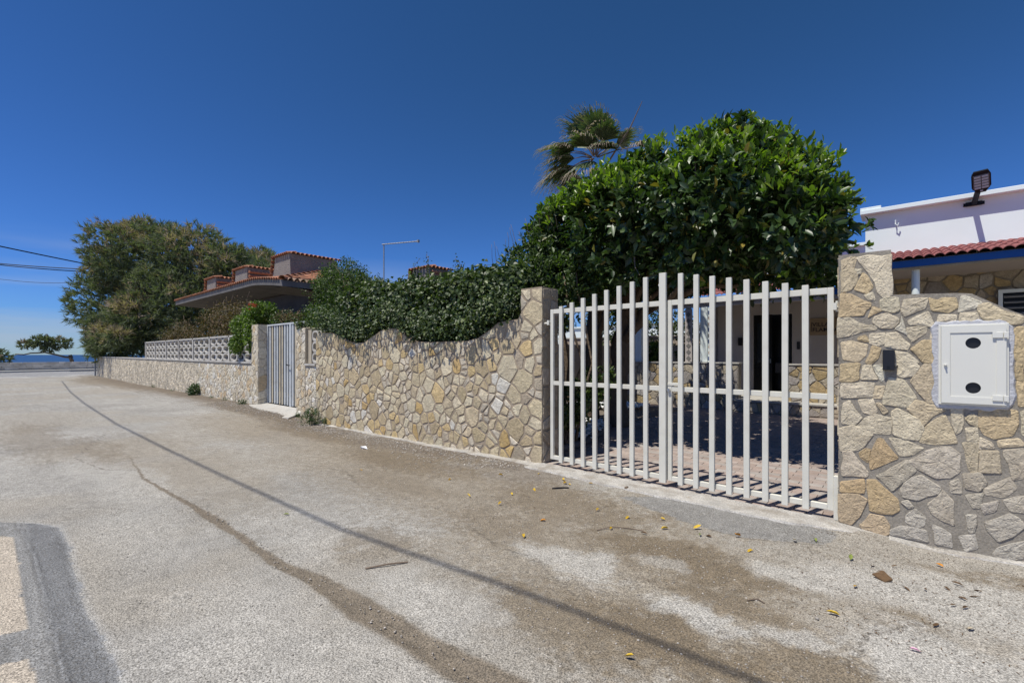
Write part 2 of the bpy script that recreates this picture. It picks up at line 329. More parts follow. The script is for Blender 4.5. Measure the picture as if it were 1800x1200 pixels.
def gcolor(x, y):
    n1 = fbm(x*1.1, y*1.1, 21, 5); n2 = fbm(x*4, y*4, 31, 4); n3 = fbm(x*16, y*16, 41, 3); n4 = fbm(x*38, y*38, 43, 2)
    sx_, sy_ = x+(n2-.5)*.35, y+(n2-.5)*.35
    base = C((.362, .342, .308))[None]*(0.78+.44*n1[:, None])*(.88+.24*n3[:, None])*(.92+.16*n2[:, None])
    warm = sm(.45, .65, fbm(x*.6+4, y*.6, 51, 4))[:, None]
    base = base*(1-warm*.55)+warm*.55*C((.365, .325, .265))[None]
    def add(L, colr, base, sharp):
        m = np.zeros(x.shape)
        for cx, cy, rx, ry, a in L:
            d = np.sqrt(((sx_-cx)/rx)**2+((sy_-cy)/ry)**2)+(n3-.5)*.35+(n2-.5)*.5
            m = np.maximum(m, a*(1-sm(.55+sharp*.1, 1.65-sharp*.3, d+(n4-.5)*.9)))
        return base*(1-m[:, None])+m[:, None]*np.asarray(colr)[None]*(.85+.3*n3[:, None]), m
    base = base*(.88+.24*n4[:, None])
    base, _ = add([(-4.2, 3.6, 3.2, .9, .65), (-1.4, 3.1, 1.8, .85, .6), (-9, 3.9, 3.8, .8, .6), (-8, 1.8, 3, .6, .35)], (.275, .225, .16), base, 0)
    base, _ = add(BROWN, (.20, .157, .105), base, 0)
    base, _ = add(LIGHT, (.47, .445, .40), base, .8)
    for CR in CRACKS:
        d_, _t = polydist(x+(n3-.5)*.07+(n4-.5)*.02, y+(n3-.5)*.05+(n4-.5)*.02, np.array(CR)); k_ = .7*(1-sm(.002, .010, d_))*sm(.3, .5, n2+.1)
        base = base*(1-k_[:, None])+k_[:, None]*C((.09, .075, .06))[None]
    # dirt along the foot of the walls
    e = sm(3.9, 4.9, y+(n2-.5)*.9)*(1-sm(-3.6, -2.8, x))*sm(.36, .56, n1+.12)
    base = base*(1-.75*e[:, None])+.75*e[:, None]*C((.15, .118, .088))[None]*(.6+.8*n4[:, None])
    # worn seam with grit
    d, t = polydist(x, y+(n3-.5)*.03+(n2-.5)*.03, SEAM)
    wid = np.interp(t, [0, 1.5, 2, 2.3, 3, 4, 5, 6, 7, 8, 9], [.0, .02, .03, .05, .03, .045, .065, .11, .09, .12, .15])
    s = 1-sm(wid*.75, wid*1.1+.008, d)
    base = base*(1-.95*s[:, None])+.95*s[:, None]*C((.195, .158, .115))[None]*(.8+.4*n3[:, None])
    # grey asphalt patch before the gate
    px, py = x+(n2-.5)*.14, y+(n3-.5)*.05+(n2-.5)*.1
    pm = inpoly(px, py, PATCH).astype(float)*.85
    base = base*(1-pm[:, None])+pm[:, None]*C((.245, .238, .225))[None]*(.85+.3*n3[:, None])
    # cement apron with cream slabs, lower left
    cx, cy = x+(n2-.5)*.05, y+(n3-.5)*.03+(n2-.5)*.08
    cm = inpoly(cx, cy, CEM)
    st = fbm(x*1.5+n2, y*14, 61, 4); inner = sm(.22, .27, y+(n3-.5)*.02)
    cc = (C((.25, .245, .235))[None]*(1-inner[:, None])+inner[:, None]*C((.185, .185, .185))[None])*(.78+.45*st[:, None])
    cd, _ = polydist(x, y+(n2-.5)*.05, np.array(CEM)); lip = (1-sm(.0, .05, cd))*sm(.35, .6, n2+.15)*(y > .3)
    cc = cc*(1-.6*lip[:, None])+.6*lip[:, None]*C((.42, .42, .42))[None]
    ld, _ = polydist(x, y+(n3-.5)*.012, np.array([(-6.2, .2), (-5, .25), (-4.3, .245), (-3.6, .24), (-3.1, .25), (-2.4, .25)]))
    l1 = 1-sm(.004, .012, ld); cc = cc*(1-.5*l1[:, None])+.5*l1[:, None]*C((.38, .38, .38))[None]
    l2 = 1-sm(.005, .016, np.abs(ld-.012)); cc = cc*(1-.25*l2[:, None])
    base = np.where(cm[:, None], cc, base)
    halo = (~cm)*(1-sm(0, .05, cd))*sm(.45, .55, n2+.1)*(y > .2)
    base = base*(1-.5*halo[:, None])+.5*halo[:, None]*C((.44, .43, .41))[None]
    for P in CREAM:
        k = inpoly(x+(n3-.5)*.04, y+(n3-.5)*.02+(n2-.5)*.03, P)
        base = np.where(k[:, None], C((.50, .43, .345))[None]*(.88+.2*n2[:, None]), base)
    # coastal road crossing at the far end
    r = ((x < -45.5+(n1-.5)*1.5) & (x > -59.6)).astype(float)[:, None]
    base = base*(1-r)+r*C((.30, .295, .29))[None]*(.9+.2*n1[:, None])
    e1 = ((x > -47+(n2-.5)) & (x < -45.4+(n1-.5)*1.5)).astype(float)[:, None]
    base = base*(1-.6*e1)+.6*e1*C((.46, .44, .41))[None]
    return base, cm
xs = list(np.arange(-7.2, 1.6, .015)); a = -7.2; st = .015
L_ = []
while a > -62: st *= 1.035; a -= st; L_.append(a)
xs = L_[::-1]+xs; a = xs[-1]; st = .03
while a < 22: st *= 1.15; a += st; xs.append(a)
ys = list(np.arange(-.15, 5.16, .016)); a = -.15; st = .03; L_ = []
while a > -22: st *= 1.13; a -= st; L_.append(a)
ys = L_[::-1]+ys
a = ys[-1]
while a < 7.0: a += .3; ys.append(a)
xs = np.array(xs); ys = np.array(ys); GX, GY = np.meshgrid(xs, ys); gx = GX.ravel(); gy = GY.ravel()
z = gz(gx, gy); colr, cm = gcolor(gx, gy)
d, t = polydist(gx, gy, SEAM); z = z-0.008*(1-sm(.02, .08, d))*(t > 2)
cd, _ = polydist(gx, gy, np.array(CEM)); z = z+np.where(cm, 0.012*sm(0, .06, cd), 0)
z = np.where(gy > 5.1, -.04, z)
nx = len(xs); ny = len(ys); ii = (np.arange(ny-1)[:, None]*nx+np.arange(nx-1)[None]).ravel()
Q = np.stack([ii, ii+1, ii+1+nx, ii+nx], 1)
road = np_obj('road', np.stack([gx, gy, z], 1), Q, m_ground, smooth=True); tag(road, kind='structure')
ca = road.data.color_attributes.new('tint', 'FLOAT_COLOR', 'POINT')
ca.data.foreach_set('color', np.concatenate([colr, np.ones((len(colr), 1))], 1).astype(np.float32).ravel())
# wide terrain below and beyond, sea
b = MB(); b.v = [(-62, -400, -.12), (400, -400, -.12), (400, 400, -.12), (-62, 400, -.12), (-90, -400, -2.6), (-90, 400, -2.6)]
b.f = [[0, 1, 2, 3], [4, 0, 3, 5]]; tag(b.build('ground', m_far), kind='structure')
b = MB(); b.v = [(-9000, -9000, -2.2), (-80, -9000, -2.2), (-80, 9000, -2.2), (-9000, 9000, -2.2)]; b.f = [[0, 1, 2, 3]]; tag(b.build('sea', m_sea), kind='structure')
# sea side pavement with kerb
def sea_x(y): return -57.3-(y-.9)*.50
k = MB(); k.v = []
for (dx, z0) in ((0, -.05), (0, .13), (-1.6, .14)):
    for y in (-60, 60): k.v.append((sea_x(y)*0-58.6-(y-4)*.25+dx, y, z0))
k.f = [[0, 1, 3, 2], [2, 3, 5, 4]]; tag(k.build('pavement', m_slab), kind='structure')
# ------------------------------------------------------------------ stone laying
def clip(poly, nx_, ny_, c):
    out = []; n = len(poly)
    for i in range(n):
        p = poly[i]; q = poly[(i+1) % n]; a_ = p[0]*nx_+p[1]*ny_-c; b_ = q[0]*nx_+q[1]*ny_-c
        if a_ <= 0: out.append(p)
        if (a_ < 0 < b_) or (b_ < 0 < a_):
            t_ = a_/(a_-b_); out.append((p[0]+(q[0]-p[0])*t_, p[1]+(q[1]-p[1])*t_))
    return out
def inside(x, y, P):
    r = False; j = len(P)-1
    for i in range(len(P)):
        if (P[i][1] > y) != (P[j][1] > y) and x < (P[j][0]-P[i][0])*(y-P[i][1])/(P[j][1]-P[i][1])+P[i][0]: r = not r
        j = i
    return r
def area(P): return .5*sum(P[i][0]*P[(i+1) % len(P)][1]-P[(i+1) % len(P)][0]*P[i][1] for i in range(len(P)))
def voronoi(outline, n, rmin, rmax, gap, seed, avoid=(), aniso=1.0):
    R_ = random.Random(seed); us = [p[0] for p in outline]; vs_ = [p[1] for p in outline]
    S = []; tries = 0
    while len(S) < n and tries < 60000:
        tries += 1
        f_ = 1-tries/60000*.6
        r = (rmin+(rmax-rmin)*R_.random()**2.2)*f_; u = R_.uniform(min(us), max(us)); v = R_.uniform(min(vs_), max(vs_))
        if not inside(u, v, outline): continue
        if any(inside(u, v, A) for A in avoid): continue
        if all(((u-a[0])*aniso)**2+(v-a[1])**2 > ((r+a[2])*.92)**2 for a in S): S.append((u, v, r))
    cells = []
    P_ = np.array([(a*aniso, b_) for a, b_, _ in S])
    for i, (u, v, r) in enumerate(S):
        poly = list(outline); d_ = ((P_-P_[i])**2).sum(1); near = np.argsort(d_)[1:28]
        for j in near:
            a_, b_, r2 = S[j]; dx = (a_-u)*aniso; dy = b_-v; L2 = math.hypot(dx, dy)
            off = (L2*L2+r*r-r2*r2)/(2*L2)-gap/2*(.6+.8*R_.random())
            nx_, ny_ = dx/L2*aniso, dy/L2
            poly = clip(poly, nx_, ny_, dx/L2*u*aniso+dy/L2*v+off)
            if len(poly) < 3: break
        if len(poly) >= 3 and abs(area(poly)) > .0006: cells.append(poly)
    return cells
def roughen(poly, R_, j=.009, chaik=.2, cut_=.009):
    if area(poly) < 0: poly = poly[::-1]
    poly = [(p[0]+R_.uniform(-.008, .008), p[1]+R_.uniform(-.008, .008)) for p in poly]
    q = []; n = len(poly)
    for i in range(n):
        p = poly[i]; r = poly[(i+1) % n]; L2 = math.hypot(r[0]-p[0], r[1]-p[1])
        if L2 < .004: continue
        c_ = min(chaik, cut_/L2)
        q.append((p[0]+(r[0]-p[0])*c_, p[1]+(r[1]-p[1])*c_))
        if L2 > .09:
            k_ = int(L2/.07)
            for s_ in range(1, k_):
                t_ = c_+(1-2*c_)*s_/k_
                q.append((p[0]+(r[0]-p[0])*t_+R_.uniform(-j, j), p[1]+(r[1]-p[1])*t_+R_.uniform(-j, j)))
        q.append((p[0]+(r[0]-p[0])*(1-c_), p[1]+(r[1]-p[1])*(1-c_)))
    return q
def stone_mesh(poly, thick, R_, detail=1, relief=.006):
    """verts in (u,v,h): h out of the wall"""
    n = len(poly); cu = sum(p[0] for p in poly)/n; cv = sum(p[1] for p in poly)/n
    rr = max(.02, math.sqrt(abs(area(poly)))/2)
    rings = [(1.0, -.012), (.99, thick*.6), (max(.86, 1-.006/rr), thick)]
    if detail > 1: rings += [(.62, thick+relief*.6), (.32, thick+relief)]
    V = []; F = []
    for s_, h in rings:
        for (u, v) in poly:
            jit = R_.uniform(-1, 1)*relief*(1 if h >= thick else .0)
            V.append((cu+(u-cu)*s_, cv+(v-cv)*s_, h+jit))
    V.append((cu, cv, thick+relief*R_.uniform(0, 1.2)))
    for k_ in range(len(rings)-1):
        for i in range(n):
            a_ = k_*n+i; b_ = k_*n+(i+1) % n; F.append([a_, b_, b_+n, a_+n])
    k_ = len(rings)-1
    for i in range(n): F.append([k_*n+i, k_*n+(i+1) % n, len(V)-1])
    return V, F
def lay(cells, to3, parent, mat, palette, seed, thick=.014, detail=1, name='stone', limit=300, relief=.006, order=None, stuffmat=None):
    """each stone its own object under the wall; past the limit one joined part"""
    R_ = random.Random(seed); po = wloc(parent); rest = []
    if order: cells = sorted(cells, key=order)
    for i, c_ in enumerate(cells):
        q = roughen(c_, R_)
        if len(q) < 3 or abs(area(q)) < .0004: continue
        th = thick*R_.uniform(.6, 1.3)
        V, F = stone_mesh(q, th, R_, detail, relief)
        W = [Vector(to3(u, v, h)) for u, v, h in V]
        if i >= limit:
            rest.append((W, F)); continue
        ce = sum(W, Vector())/len(W)
        o = mesh_obj(name, [p-ce for p in W], F, mat, parent, smooth=False); o.location = ce-po
        k_ = palette(sum(p[0] for p in q)/len(q), sum(p[1] for p in q)/len(q), R_)
        o.color = (*k_, 1)
    if rest:
        VV = []; FF = []
        for W, F in rest:
            n = len(VV); VV += W; FF += [[n+i for i in f_] for f_ in F]
        o = mesh_obj(name, [p-po for p in VV], FF, stuffmat or m_stone_far, parent); o['kind'] = 'stuff'
def pick(R_, L):
    t_ = R_.random()*sum(a for a, _ in L)
    for a, c_ in L:
        t_ -= a
        if t_ <= 0: break
    k_ = R_.uniform(.88, 1.12); return tuple(min(.85, x*k_*R_.uniform(.99, 1.01)) for x in c_)
def pal_left(u, v, R_): return pick(R_, [(4, (.54, .45, .295)), (4, (.61, .53, .37)), (2.5, (.48, .385, .235)), (1.4, (.57, .43, .22)), (.9, (.53, .37, .16)), (.9, (.66, .62, .53)), (1.0, (.41, .345, .25))])
def pal_far(u, v, R_): return pick(R_, [(4, (.60, .53, .41)), (3, (.66, .60, .48)), (2, (.54, .46, .33)), (1, (.60, .46, .29)), (1, (.70, .66, .57))])
def pal_right(u, v, R_):
    c_ = pal_right0(u, v, R_)
    # stones low on the wall are smeared with grey cement
    t_ = max(0, min(1, (.62-v)/.5))*(.75 if u > -.15 else .25)
    return tuple(a*(1-t_)+b*t_ for a, b in zip(c_, (.42, .39, .335)))
def pal_right0(u, v, R_):
    if v < .75 and u < -.15: return pick(R_, [(2, (.50, .37, .21)), (2, (.48, .41, .31)), (1, (.54, .38, .19))])
    if v < .75: return pick(R_, [(3, (.50, .435, .325)), (1, (.53, .445, .31)), (1, (.47, .41, .32))])
    return pick(R_, [(4, (.60, .52, .375)), (2, (.54, .445, .295)), (1, (.63, .575, .45)), (1.4, (.52, .405, .24))])
def pal_villa(u, v, R_): return pick(R_, [(3, (.46, .40, .31)), (2, (.46, .35, .19)), (2, (.36, .33, .30)), (1, (.5, .47, .42))])
def front(y):    # wall face looking toward the street (-y)
    return lambda u, v, h: (u, y-h, v)
def mirror(cells): return cells
def side(x, sgn=1):   # face looking toward +x ; u runs along y
    return lambda u, v, h: (x+sgn*h, u, v)
# ---- wall left of the gate, with its gate pillar
prof = [(-10.56, 1.97), (-10.44, 2.06), (-10.0, 2.05), (-9.645, 2.01), (-9.396, 1.93), (-9.108, 1.84), (-8.8, 1.79), (-8.476, 1.80), (-8.159, 1.92), (-7.856, 2.03), (-7.471, 2.055), (-7.232, 2.01), (-7.019, 1.88),
        (-6.847, 1.79), (-6.278, 1.77), (-5.412, 1.773), (-5.149, 1.813), (-4.899, 1.931), (-4.719, 2.038), (-4.431, 2.065), (-4.255, 2.075), (-4.255, 2.51), (-3.872, 2.51)]
WY = 5.142
def wall_thing(name, prof, y0, y1, zb, label, cat, mort, body='mortar_bed'):
    cx = (prof[0][0]+prof[-1][0])/2
    t_ = thing(name, (cx, (y0+y1)/2, 0), label, cat)
    m = MB(); poly = [(prof[0][0], zb)]+prof+[(prof[-1][0], zb)]
    poly = poly[::-1]
    m.prism(poly, y0, y1); m.build(body, mort, t_)
    return t_, poly
wl, poly = wall_thing('stone_wall', prof[:21]+[], WY, WY+.28, -.4, 'tan crazy-paved stone wall with a wavy top under the ivy hedge, left of the cream gate', 'wall', m_mort_tan)
t2 = MB(); t2.box((-4.255, WY, -.4), (-3.872, WY+.385, 2.51)); t2.build('gate_pillar', m_mort_tan, wl)
outline = [(-10.56, -.13)]+[(a_, b_-.015) for a_, b_ in prof]+[(-3.874, .0)]
outline = [(-10.55, -.12), (-8, -.07), (-5, -.03), (-3.88, 0)]+[(a_, b_-.02) for a_, b_ in prof[::-1]]
cells = voronoi(outline, 420, .030, .170, .031, 3)
lay(cells, front(WY), wl, m_stone, pal_left, 4, thick=.009, order=lambda c_: -abs(area(c_)), relief=.004, stuffmat=m_stone_far)
cells = voronoi([(5.16, .02), (5.52, .02), (5.52, 2.49), (5.16, 2.49)], 24, .07, .14, .03, 9)
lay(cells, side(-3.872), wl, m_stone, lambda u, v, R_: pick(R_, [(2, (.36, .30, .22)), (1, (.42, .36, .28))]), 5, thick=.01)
# ---- wall right of the gate
STONES = [[(-0.426,2.414),(-0.37,2.43),(-0.329,2.429),(-0.351,2.339),(-0.426,2.328)],[(-0.321,2.415),(-0.242,2.435),(-0.142,2.406),(-0.09,2.42),(-0.085,2.294),(-0.082,2.072),(-0.136,2.055),(-0.177,2.103),(-0.206,2.181),(-0.234,2.252),(-0.266,2.316),(-0.308,2.368)],[(-0.43,2.305),(-0.357,2.328),(-0.314,2.284),(-0.321,2.2),(-0.37,2.144),(-0.433,2.118)],[(-0.345,2.326),(-0.299,2.32),(-0.302,2.272),(-0.321,2.28)],[(-0.278,2.275),(-0.248,2.238),(-0.218,2.152),(-0.26,2.103),(-0.333,2.14)],[(-0.439,2.103),(-0.357,2.088),(-0.278,2.036),(-0.222,2.012),(-0.234,1.964),(-0.266,1.936),(-0.278,1.899),(-0.333,1.897),(-0.439,1.897)],[(-0.266,2.081),(-0.206,2.091),(-0.2,2.037),(-0.234,2.028)],[(-0.212,1.978),(-0.154,1.937),(-0.189,1.909),(-0.244,1.889)],[(-0.154,2.019),(-0.119,2.043),(-0.037,2.039),(-0.04,1.937),(-0.073,1.912),(-0.154,1.944)],[(-0.2,1.879),(-0.107,1.904),(-0.04,1.863),(-0.04,1.819),(-0.09,1.777),(-0.154,1.787),(-0.212,1.827)],[(-0.458,1.885),(-0.37,1.888),(-0.308,1.839),(-0.185,1.808),(-0.194,1.766),(-0.296,1.747),(-0.37,1.726),(-0.458,1.7)],[(-0.001,2.022),(0.102,2.025),(0.15,2.017),(0.134,1.94),(0.07,1.915),(0.01,1.883),(-0.02,1.921)],[(0.166,2.02),(0.207,1.994),(0.238,2.017),(0.313,2.013),(0.328,1.94),(0.278,1.895),(0.171,1.923)],[(0.347,2.01),(0.377,2.012),(0.458,1.952),(0.425,1.92),(0.338,1.888)],[(0.038,1.838),(0.145,1.896),(0.186,1.809),(0.176,1.784),(0.038,1.809)],[(-0.012,1.869),(-0.001,1.818),(0.01,1.737),(-0.056,1.783),(-0.028,1.811)],[(0.021,1.78),(0.145,1.783),(0.134,1.726),(0.059,1.656),(0.027,1.7)],[(0.217,1.871),(0.313,1.875),(0.313,1.824),(0.217,1.822)],[(0.338,1.816),(0.347,1.884),(0.429,1.882),(0.439,1.811),(0.405,1.802)],[(0.443,1.946),(0.5,1.949),(0.573,1.884),(0.653,1.86),(0.683,1.826),(0.653,1.782),(0.555,1.793),(0.481,1.829),(0.448,1.885)],[(-0.314,1.701),(-0.26,1.723),(-0.238,1.662),(-0.308,1.675)],[(-0.229,1.729),(-0.136,1.737),(-0.136,1.645),(-0.177,1.62),(-0.229,1.658)],[(-0.119,1.734),(-0.04,1.734),(0.038,1.642),(0.016,1.592),(-0.119,1.615)],[(-0.429,1.657),(-0.357,1.671),(-0.248,1.639),(-0.26,1.54),(-0.321,1.487),(-0.426,1.509)],[(-0.224,1.616),(-0.151,1.603),(-0.177,1.518),(-0.224,1.472),(-0.26,1.487)],[(0.049,1.599),(0.113,1.662),(0.197,1.665),(0.197,1.612),(0.184,1.485),(0.113,1.491)],[(0.166,1.739),(0.202,1.773),(0.202,1.679),(0.166,1.68)],[(-0.062,1.57),(0.027,1.563),(0.086,1.491),(0.038,1.454),(-0.056,1.467)],[(0.626,1.724),(0.644,1.756),(0.696,1.748),(0.696,1.529),(0.644,1.509),(0.624,1.542)],[(-0.446,1.458),(-0.301,1.46),(-0.307,1.323),(-0.359,1.304),(-0.45,1.309)],[(-0.275,1.445),(-0.231,1.453),(-0.181,1.335),(-0.219,1.326),(-0.288,1.331)],[(-0.206,1.438),(-0.144,1.447),(-0.138,1.345),(-0.157,1.32),(-0.179,1.383)],[(-0.046,1.503),(-0.013,1.534),(0.068,1.488),(0.102,1.443),(0.057,1.374),(-0.013,1.364),(-0.046,1.379)],[(0.124,1.459),(0.18,1.463),(0.183,1.147),(0.147,1.152),(0.091,1.223),(0.045,1.32)],[(-0.096,1.338),(-0.001,1.326),(0.079,1.192),(0.011,1.104),(-0.132,1.117),(-0.138,1.163)],[(-0.436,1.277),(-0.212,1.297),(-0.225,1.182),(-0.32,1.163),(-0.436,1.153)],[(-0.187,1.271),(-0.135,1.269),(-0.157,1.173),(-0.204,1.175)],[(-0.426,1.104),(-0.373,1.121),(-0.295,0.992),(-0.346,0.914),(-0.432,0.922)],[(-0.314,1.136),(-0.219,1.154),(-0.184,1.05),(-0.231,1.022),(-0.275,1.034)],[(-0.181,1.113),(-0.157,1.118),(-0.111,1.06),(-0.142,1.034)],[(-0.323,0.908),(-0.263,0.987),(-0.206,1.027),(-0.09,0.995),(-0.093,0.859),(-0.206,0.849)],[(-0.084,1.05),(-0.036,1.085),(0.034,1.044),(0.091,1.004),(0.122,0.931),(0.091,0.83),(0.011,0.827),(-0.072,0.856),(-0.066,0.943)],[(0.024,1.09),(0.068,1.161),(0.136,1.151),(0.253,1.1),(0.18,1.042),(0.13,0.955),(0.091,1.019)],[(0.102,0.823),(0.136,0.948),(0.256,1.049),(0.277,0.977),(0.314,0.835),(0.202,0.813)],[(0.282,1.114),(0.348,1.119),(0.355,1.065),(0.345,0.941),(0.31,0.922),(0.289,0.993)],[(0.371,1.03),(0.411,1.077),(0.436,1.065),(0.436,0.986),(0.391,1.003)],[(0.456,1.106),(0.53,1.133),(0.653,1.122),(0.653,1.015),(0.625,0.93),(0.539,0.899),(0.471,0.926),(0.449,0.995)],[(-0.446,0.871),(-0.359,0.905),(-0.206,0.841),(-0.269,0.729),(-0.32,0.69),(-0.446,0.664)],[(-0.181,0.812),(-0.144,0.809),(-0.114,0.75),(-0.039,0.667),(-0.169,0.568),(-0.219,0.544),(-0.237,0.621),(-0.212,0.721)],[(-0.09,0.815),(-0.013,0.832),(0.119,0.773),(0.057,0.703),(-0.024,0.676),(-0.06,0.741)],[(0.039,0.648),(0.136,0.752),(0.223,0.794),(0.287,0.788),(0.334,0.736),(0.329,0.605),(0.287,0.554),(0.202,0.531),(0.091,0.595)],[(-0.426,0.659),(-0.353,0.677),(-0.237,0.509),(-0.256,0.466),(-0.426,0.445)],[(-0.307,0.667),(-0.263,0.706),(-0.237,0.701),(-0.246,0.604),(-0.295,0.629)],[(-0.187,0.486),(0.016,0.644),(0.068,0.561),(-0.001,0.472),(-0.078,0.38)],[(-0.446,0.383),(-0.275,0.43),(-0.282,0.308),(-0.439,0.297)],[(-0.244,0.436),(-0.181,0.439),(-0.132,0.393),(-0.048,0.308),(-0.042,0.217),(-0.084,0.168),(-0.231,0.175)],[(-0.453,0.258),(-0.307,0.295),(-0.254,0.25),(-0.295,0.112),(-0.359,0.016),(-0.453,0.018)],[(-0.03,0.389),(-0.001,0.457),(0.102,0.536),(0.218,0.452),(0.202,0.405),(0.079,0.32),(-0.001,0.334)],[(0.36,0.827),(0.441,0.847),(0.441,0.623),(0.386,0.628),(0.371,0.698)],[(0.376,0.961),(0.441,0.975),(0.443,0.859),(0.386,0.851)],[(0.457,0.896),(0.52,0.861),(0.52,0.819),(0.457,0.811)],[(0.554,0.887),(0.653,0.903),(0.685,0.855),(0.559,0.827)],[(0.578,0.806),(0.685,0.828),(0.685,0.624),(0.625,0.599),(0.606,0.706),(0.587,0.759)],[(0.456,0.789),(0.559,0.803),(0.568,0.645),(0.456,0.626)],[(0.282,0.509),(0.329,0.539),(0.35,0.492),(0.345,0.441),(0.293,0.437)],[(0.147,0.304),(0.234,0.433),(0.303,0.352),(0.308,0.163),(0.234,0.19),(0.169,0.234)],[(-0.013,0.285),(0.022,0.308),(0.057,0.269),(0.022,0.246)],[(0.011,0.182),(0.068,0.241),(0.124,0.194),(0.124,0.118),(0.068,0.097),(0.016,0.122)],[(0.481,0.51),(0.615,0.611),(0.639,0.533),(0.587,0.454),(0.491,0.448)],[(0.587,0.419),(0.653,0.474),(0.689,0.475),(0.685,0.365),(0.615,0.363)],[(0.481,0.234),(0.606,0.333),(0.653,0.303),(0.689,0.25),(0.625,0.172),(0.549,0.111),(0.501,0.168)],[(-0.307,0.012),(-0.231,0.135),(-0.132,0.126),(-0.108,0.061),(-0.108,-0.017),(-0.181,-0.052),(-0.275,-0.02)],[(0.169,0.144),(0.287,0.085),(0.287,-0.017),(0.191,-0.014)],[(0.381,0.26),(0.431,0.265),(0.421,0.148),(0.386,0.139)],[(0.329,0.081),(0.421,0.12),(0.441,0.025),(0.371,-0.023)],[(0.549,0.055),(0.689,0.135),(0.689,0.012),(0.587,-0.045),(0.53,-0.006)],[(-0.084,0.028),(-0.013,0.085),(0.136,0.083),(0.147,-0.004),(0.011,-0.017),(-0.09,-0.005)],[(0.358,0.595),(0.451,0.614),(0.481,0.545),(0.441,0.467),(0.371,0.482)],[(0.666,1.098),(0.689,1.114),(0.689,0.951),(0.669,0.962)],[(0.381,0.419),(0.461,0.449),(0.451,0.341),(0.411,0.332)],[(0.461,0.357),(0.549,0.404),(0.53,0.33),(0.481,0.305)],[(0.648,1.563),(0.689,1.563),(0.689,1.359),(0.648,1.371)],[(0.648,1.344),(0.689,1.345),(0.689,1.168),(0.655,1.166)]]

profr = [(-.459, 2.462), (-.088, 2.459), (-.083, 2.068), (.166, 2.056), (.329, 2.047), (.406, 2.035), (.501, 1.969), (.592, 1.905), (.686, 1.849), (.95, 1.75), (1.4, 1.72), (2.2, 1.80), (3.4, 1.82)]
wr, poly = wall_thing('stone_wall', profr, WY-.004, WY+.30, -.4, 'pale rough stone wall with grey mortar, right of the gate, carrying the white meter box', 'wall', m_mort_grey)
def hand(c_):
    n = len(c_); a = sum(u for u, v in c_)/n; b = sum(v for u, v in c_)/n; k = 1+.009/max(.03, math.sqrt(abs(area(c_)))/2)
    return [(a+(u-a)*k, b+(v-b)*k) for u, v in c_]
lay([hand(c_) for c_ in STONES], front(WY-.004), wr, m_stone, pal_right, 7, thick=.007, detail=2, relief=.003)
o2 = [(.70, -.05), (3.4, -.05), (3.4, 1.78), (2.2, 1.76), (1.4, 1.68), (.95, 1.71), (.72, 1.80)]
lay(voronoi(o2, 70, .07, .17, .035, 12), front(WY-.004), wr, m_stone, pal_right, 8, thick=.016)
lay(voronoi([(5.17, .02), (5.43, .02), (5.43, 2.44), (5.17, 2.44)], 18, .07, .14, .03, 14), side(-.459, -1), wr, m_stone, pal_right, 9, thick=.008)
# cement render round the meter box
m = MB(); R_ = random.Random(3); pts = []
for k_ in range(44):
    t_ = 2*math.pi*k_/44; c_, s_ = math.cos(t_), math.sin(t_); q = max(abs(c_), abs(s_)); e = R_.uniform(-.012, .012)
    pts.append((.405+(.235+e)*c_/q, 1.468+(.355+e)*s_/q))
n = len(pts); m.v = [(u, WY-.004, v) for u, v in pts]+[(.405+(u-.405)*.96, WY-.017, 1.468+(v-1.468)*.97) for u, v in pts]+[(.405, WY-.018, 1.468)]
m.f = [[i, n+i, n+(i+1) % n, (i+1) % n][::-1] for i in range(n)]+[[n+i, n+(i+1) % n, 2*n] for i in range(n)]
m.build('cement_surround', M('white_cement', (.50, .50, .52), .95, var=.12, vs=20, bump=.8, bs=45, dist=.012), wr)
# ---- concrete sill under the gate and along the wall foot
R_ = random.Random(8)
m_sill = M('worn_cement', (.44, .415, .375), 0.92, var=0.22, vs=5, bump=0.8, bs=40, dist=0.012, speck=.3, ss=70, dark=(.24, .20, .155), dsc=4.5, damt=.85)
def strip(name, xs_, yf, yb, zt, mat, label=None, thick=.2):
    V = []; F = []
    for x_ in xs_: 
        yy = yf(x_); V += [(x_, yy-.02, zt(x_)-.06), (x_, yy+.015, zt(x_)), (x_, yb, zt(x_)+.006), (x_, yb, zt(x_)-thick)]
    for i in range(len(xs_)-1):
        for j in range(3): F.append([i*4+j, i*4+4+j, i*4+5+j, i*4+1+j])
    o = mesh_obj(name, V, F, mat); tag(o, kind='structure'); return o
nz_ = lambda x_, s: float(fbm(np.array([x_*s]), np.array([3.3]), 77, 4)[0]-.5)
strip('threshold', list(np.arange(-3.95, -.02, .04)), lambda x_: min(5.11, 4.83+.18*nz_(x_, 3)+.05*nz_(x_, 14)-.02*(x_+2)+.30*max(0, (x_+.75)/.7)), 5.16, lambda x_: .016+.02*nz_(x_, 5)-.05*max(0, (x_+.6)/.5), m_sill)
strip('pavement', list(np.arange(-10.5, -3.9, .06)), lambda x_: 5.03+.16*nz_(x_, 2)+.08*nz_(x_, 11), 5.15, lambda x_: float(np.interp(x_, BX, BZ))+.008+.03*nz_(x_, 5), m_sill)
strip('pavement', list(np.arange(-.1, 3.4, .05)), lambda x_: 5.05+.12*nz_(x_, 3)+.07*nz_(x_, 15), 5.15, lambda x_: float(np.interp(x_, BX, BZ))+.006+.03*nz_(x_, 5), m_sill)
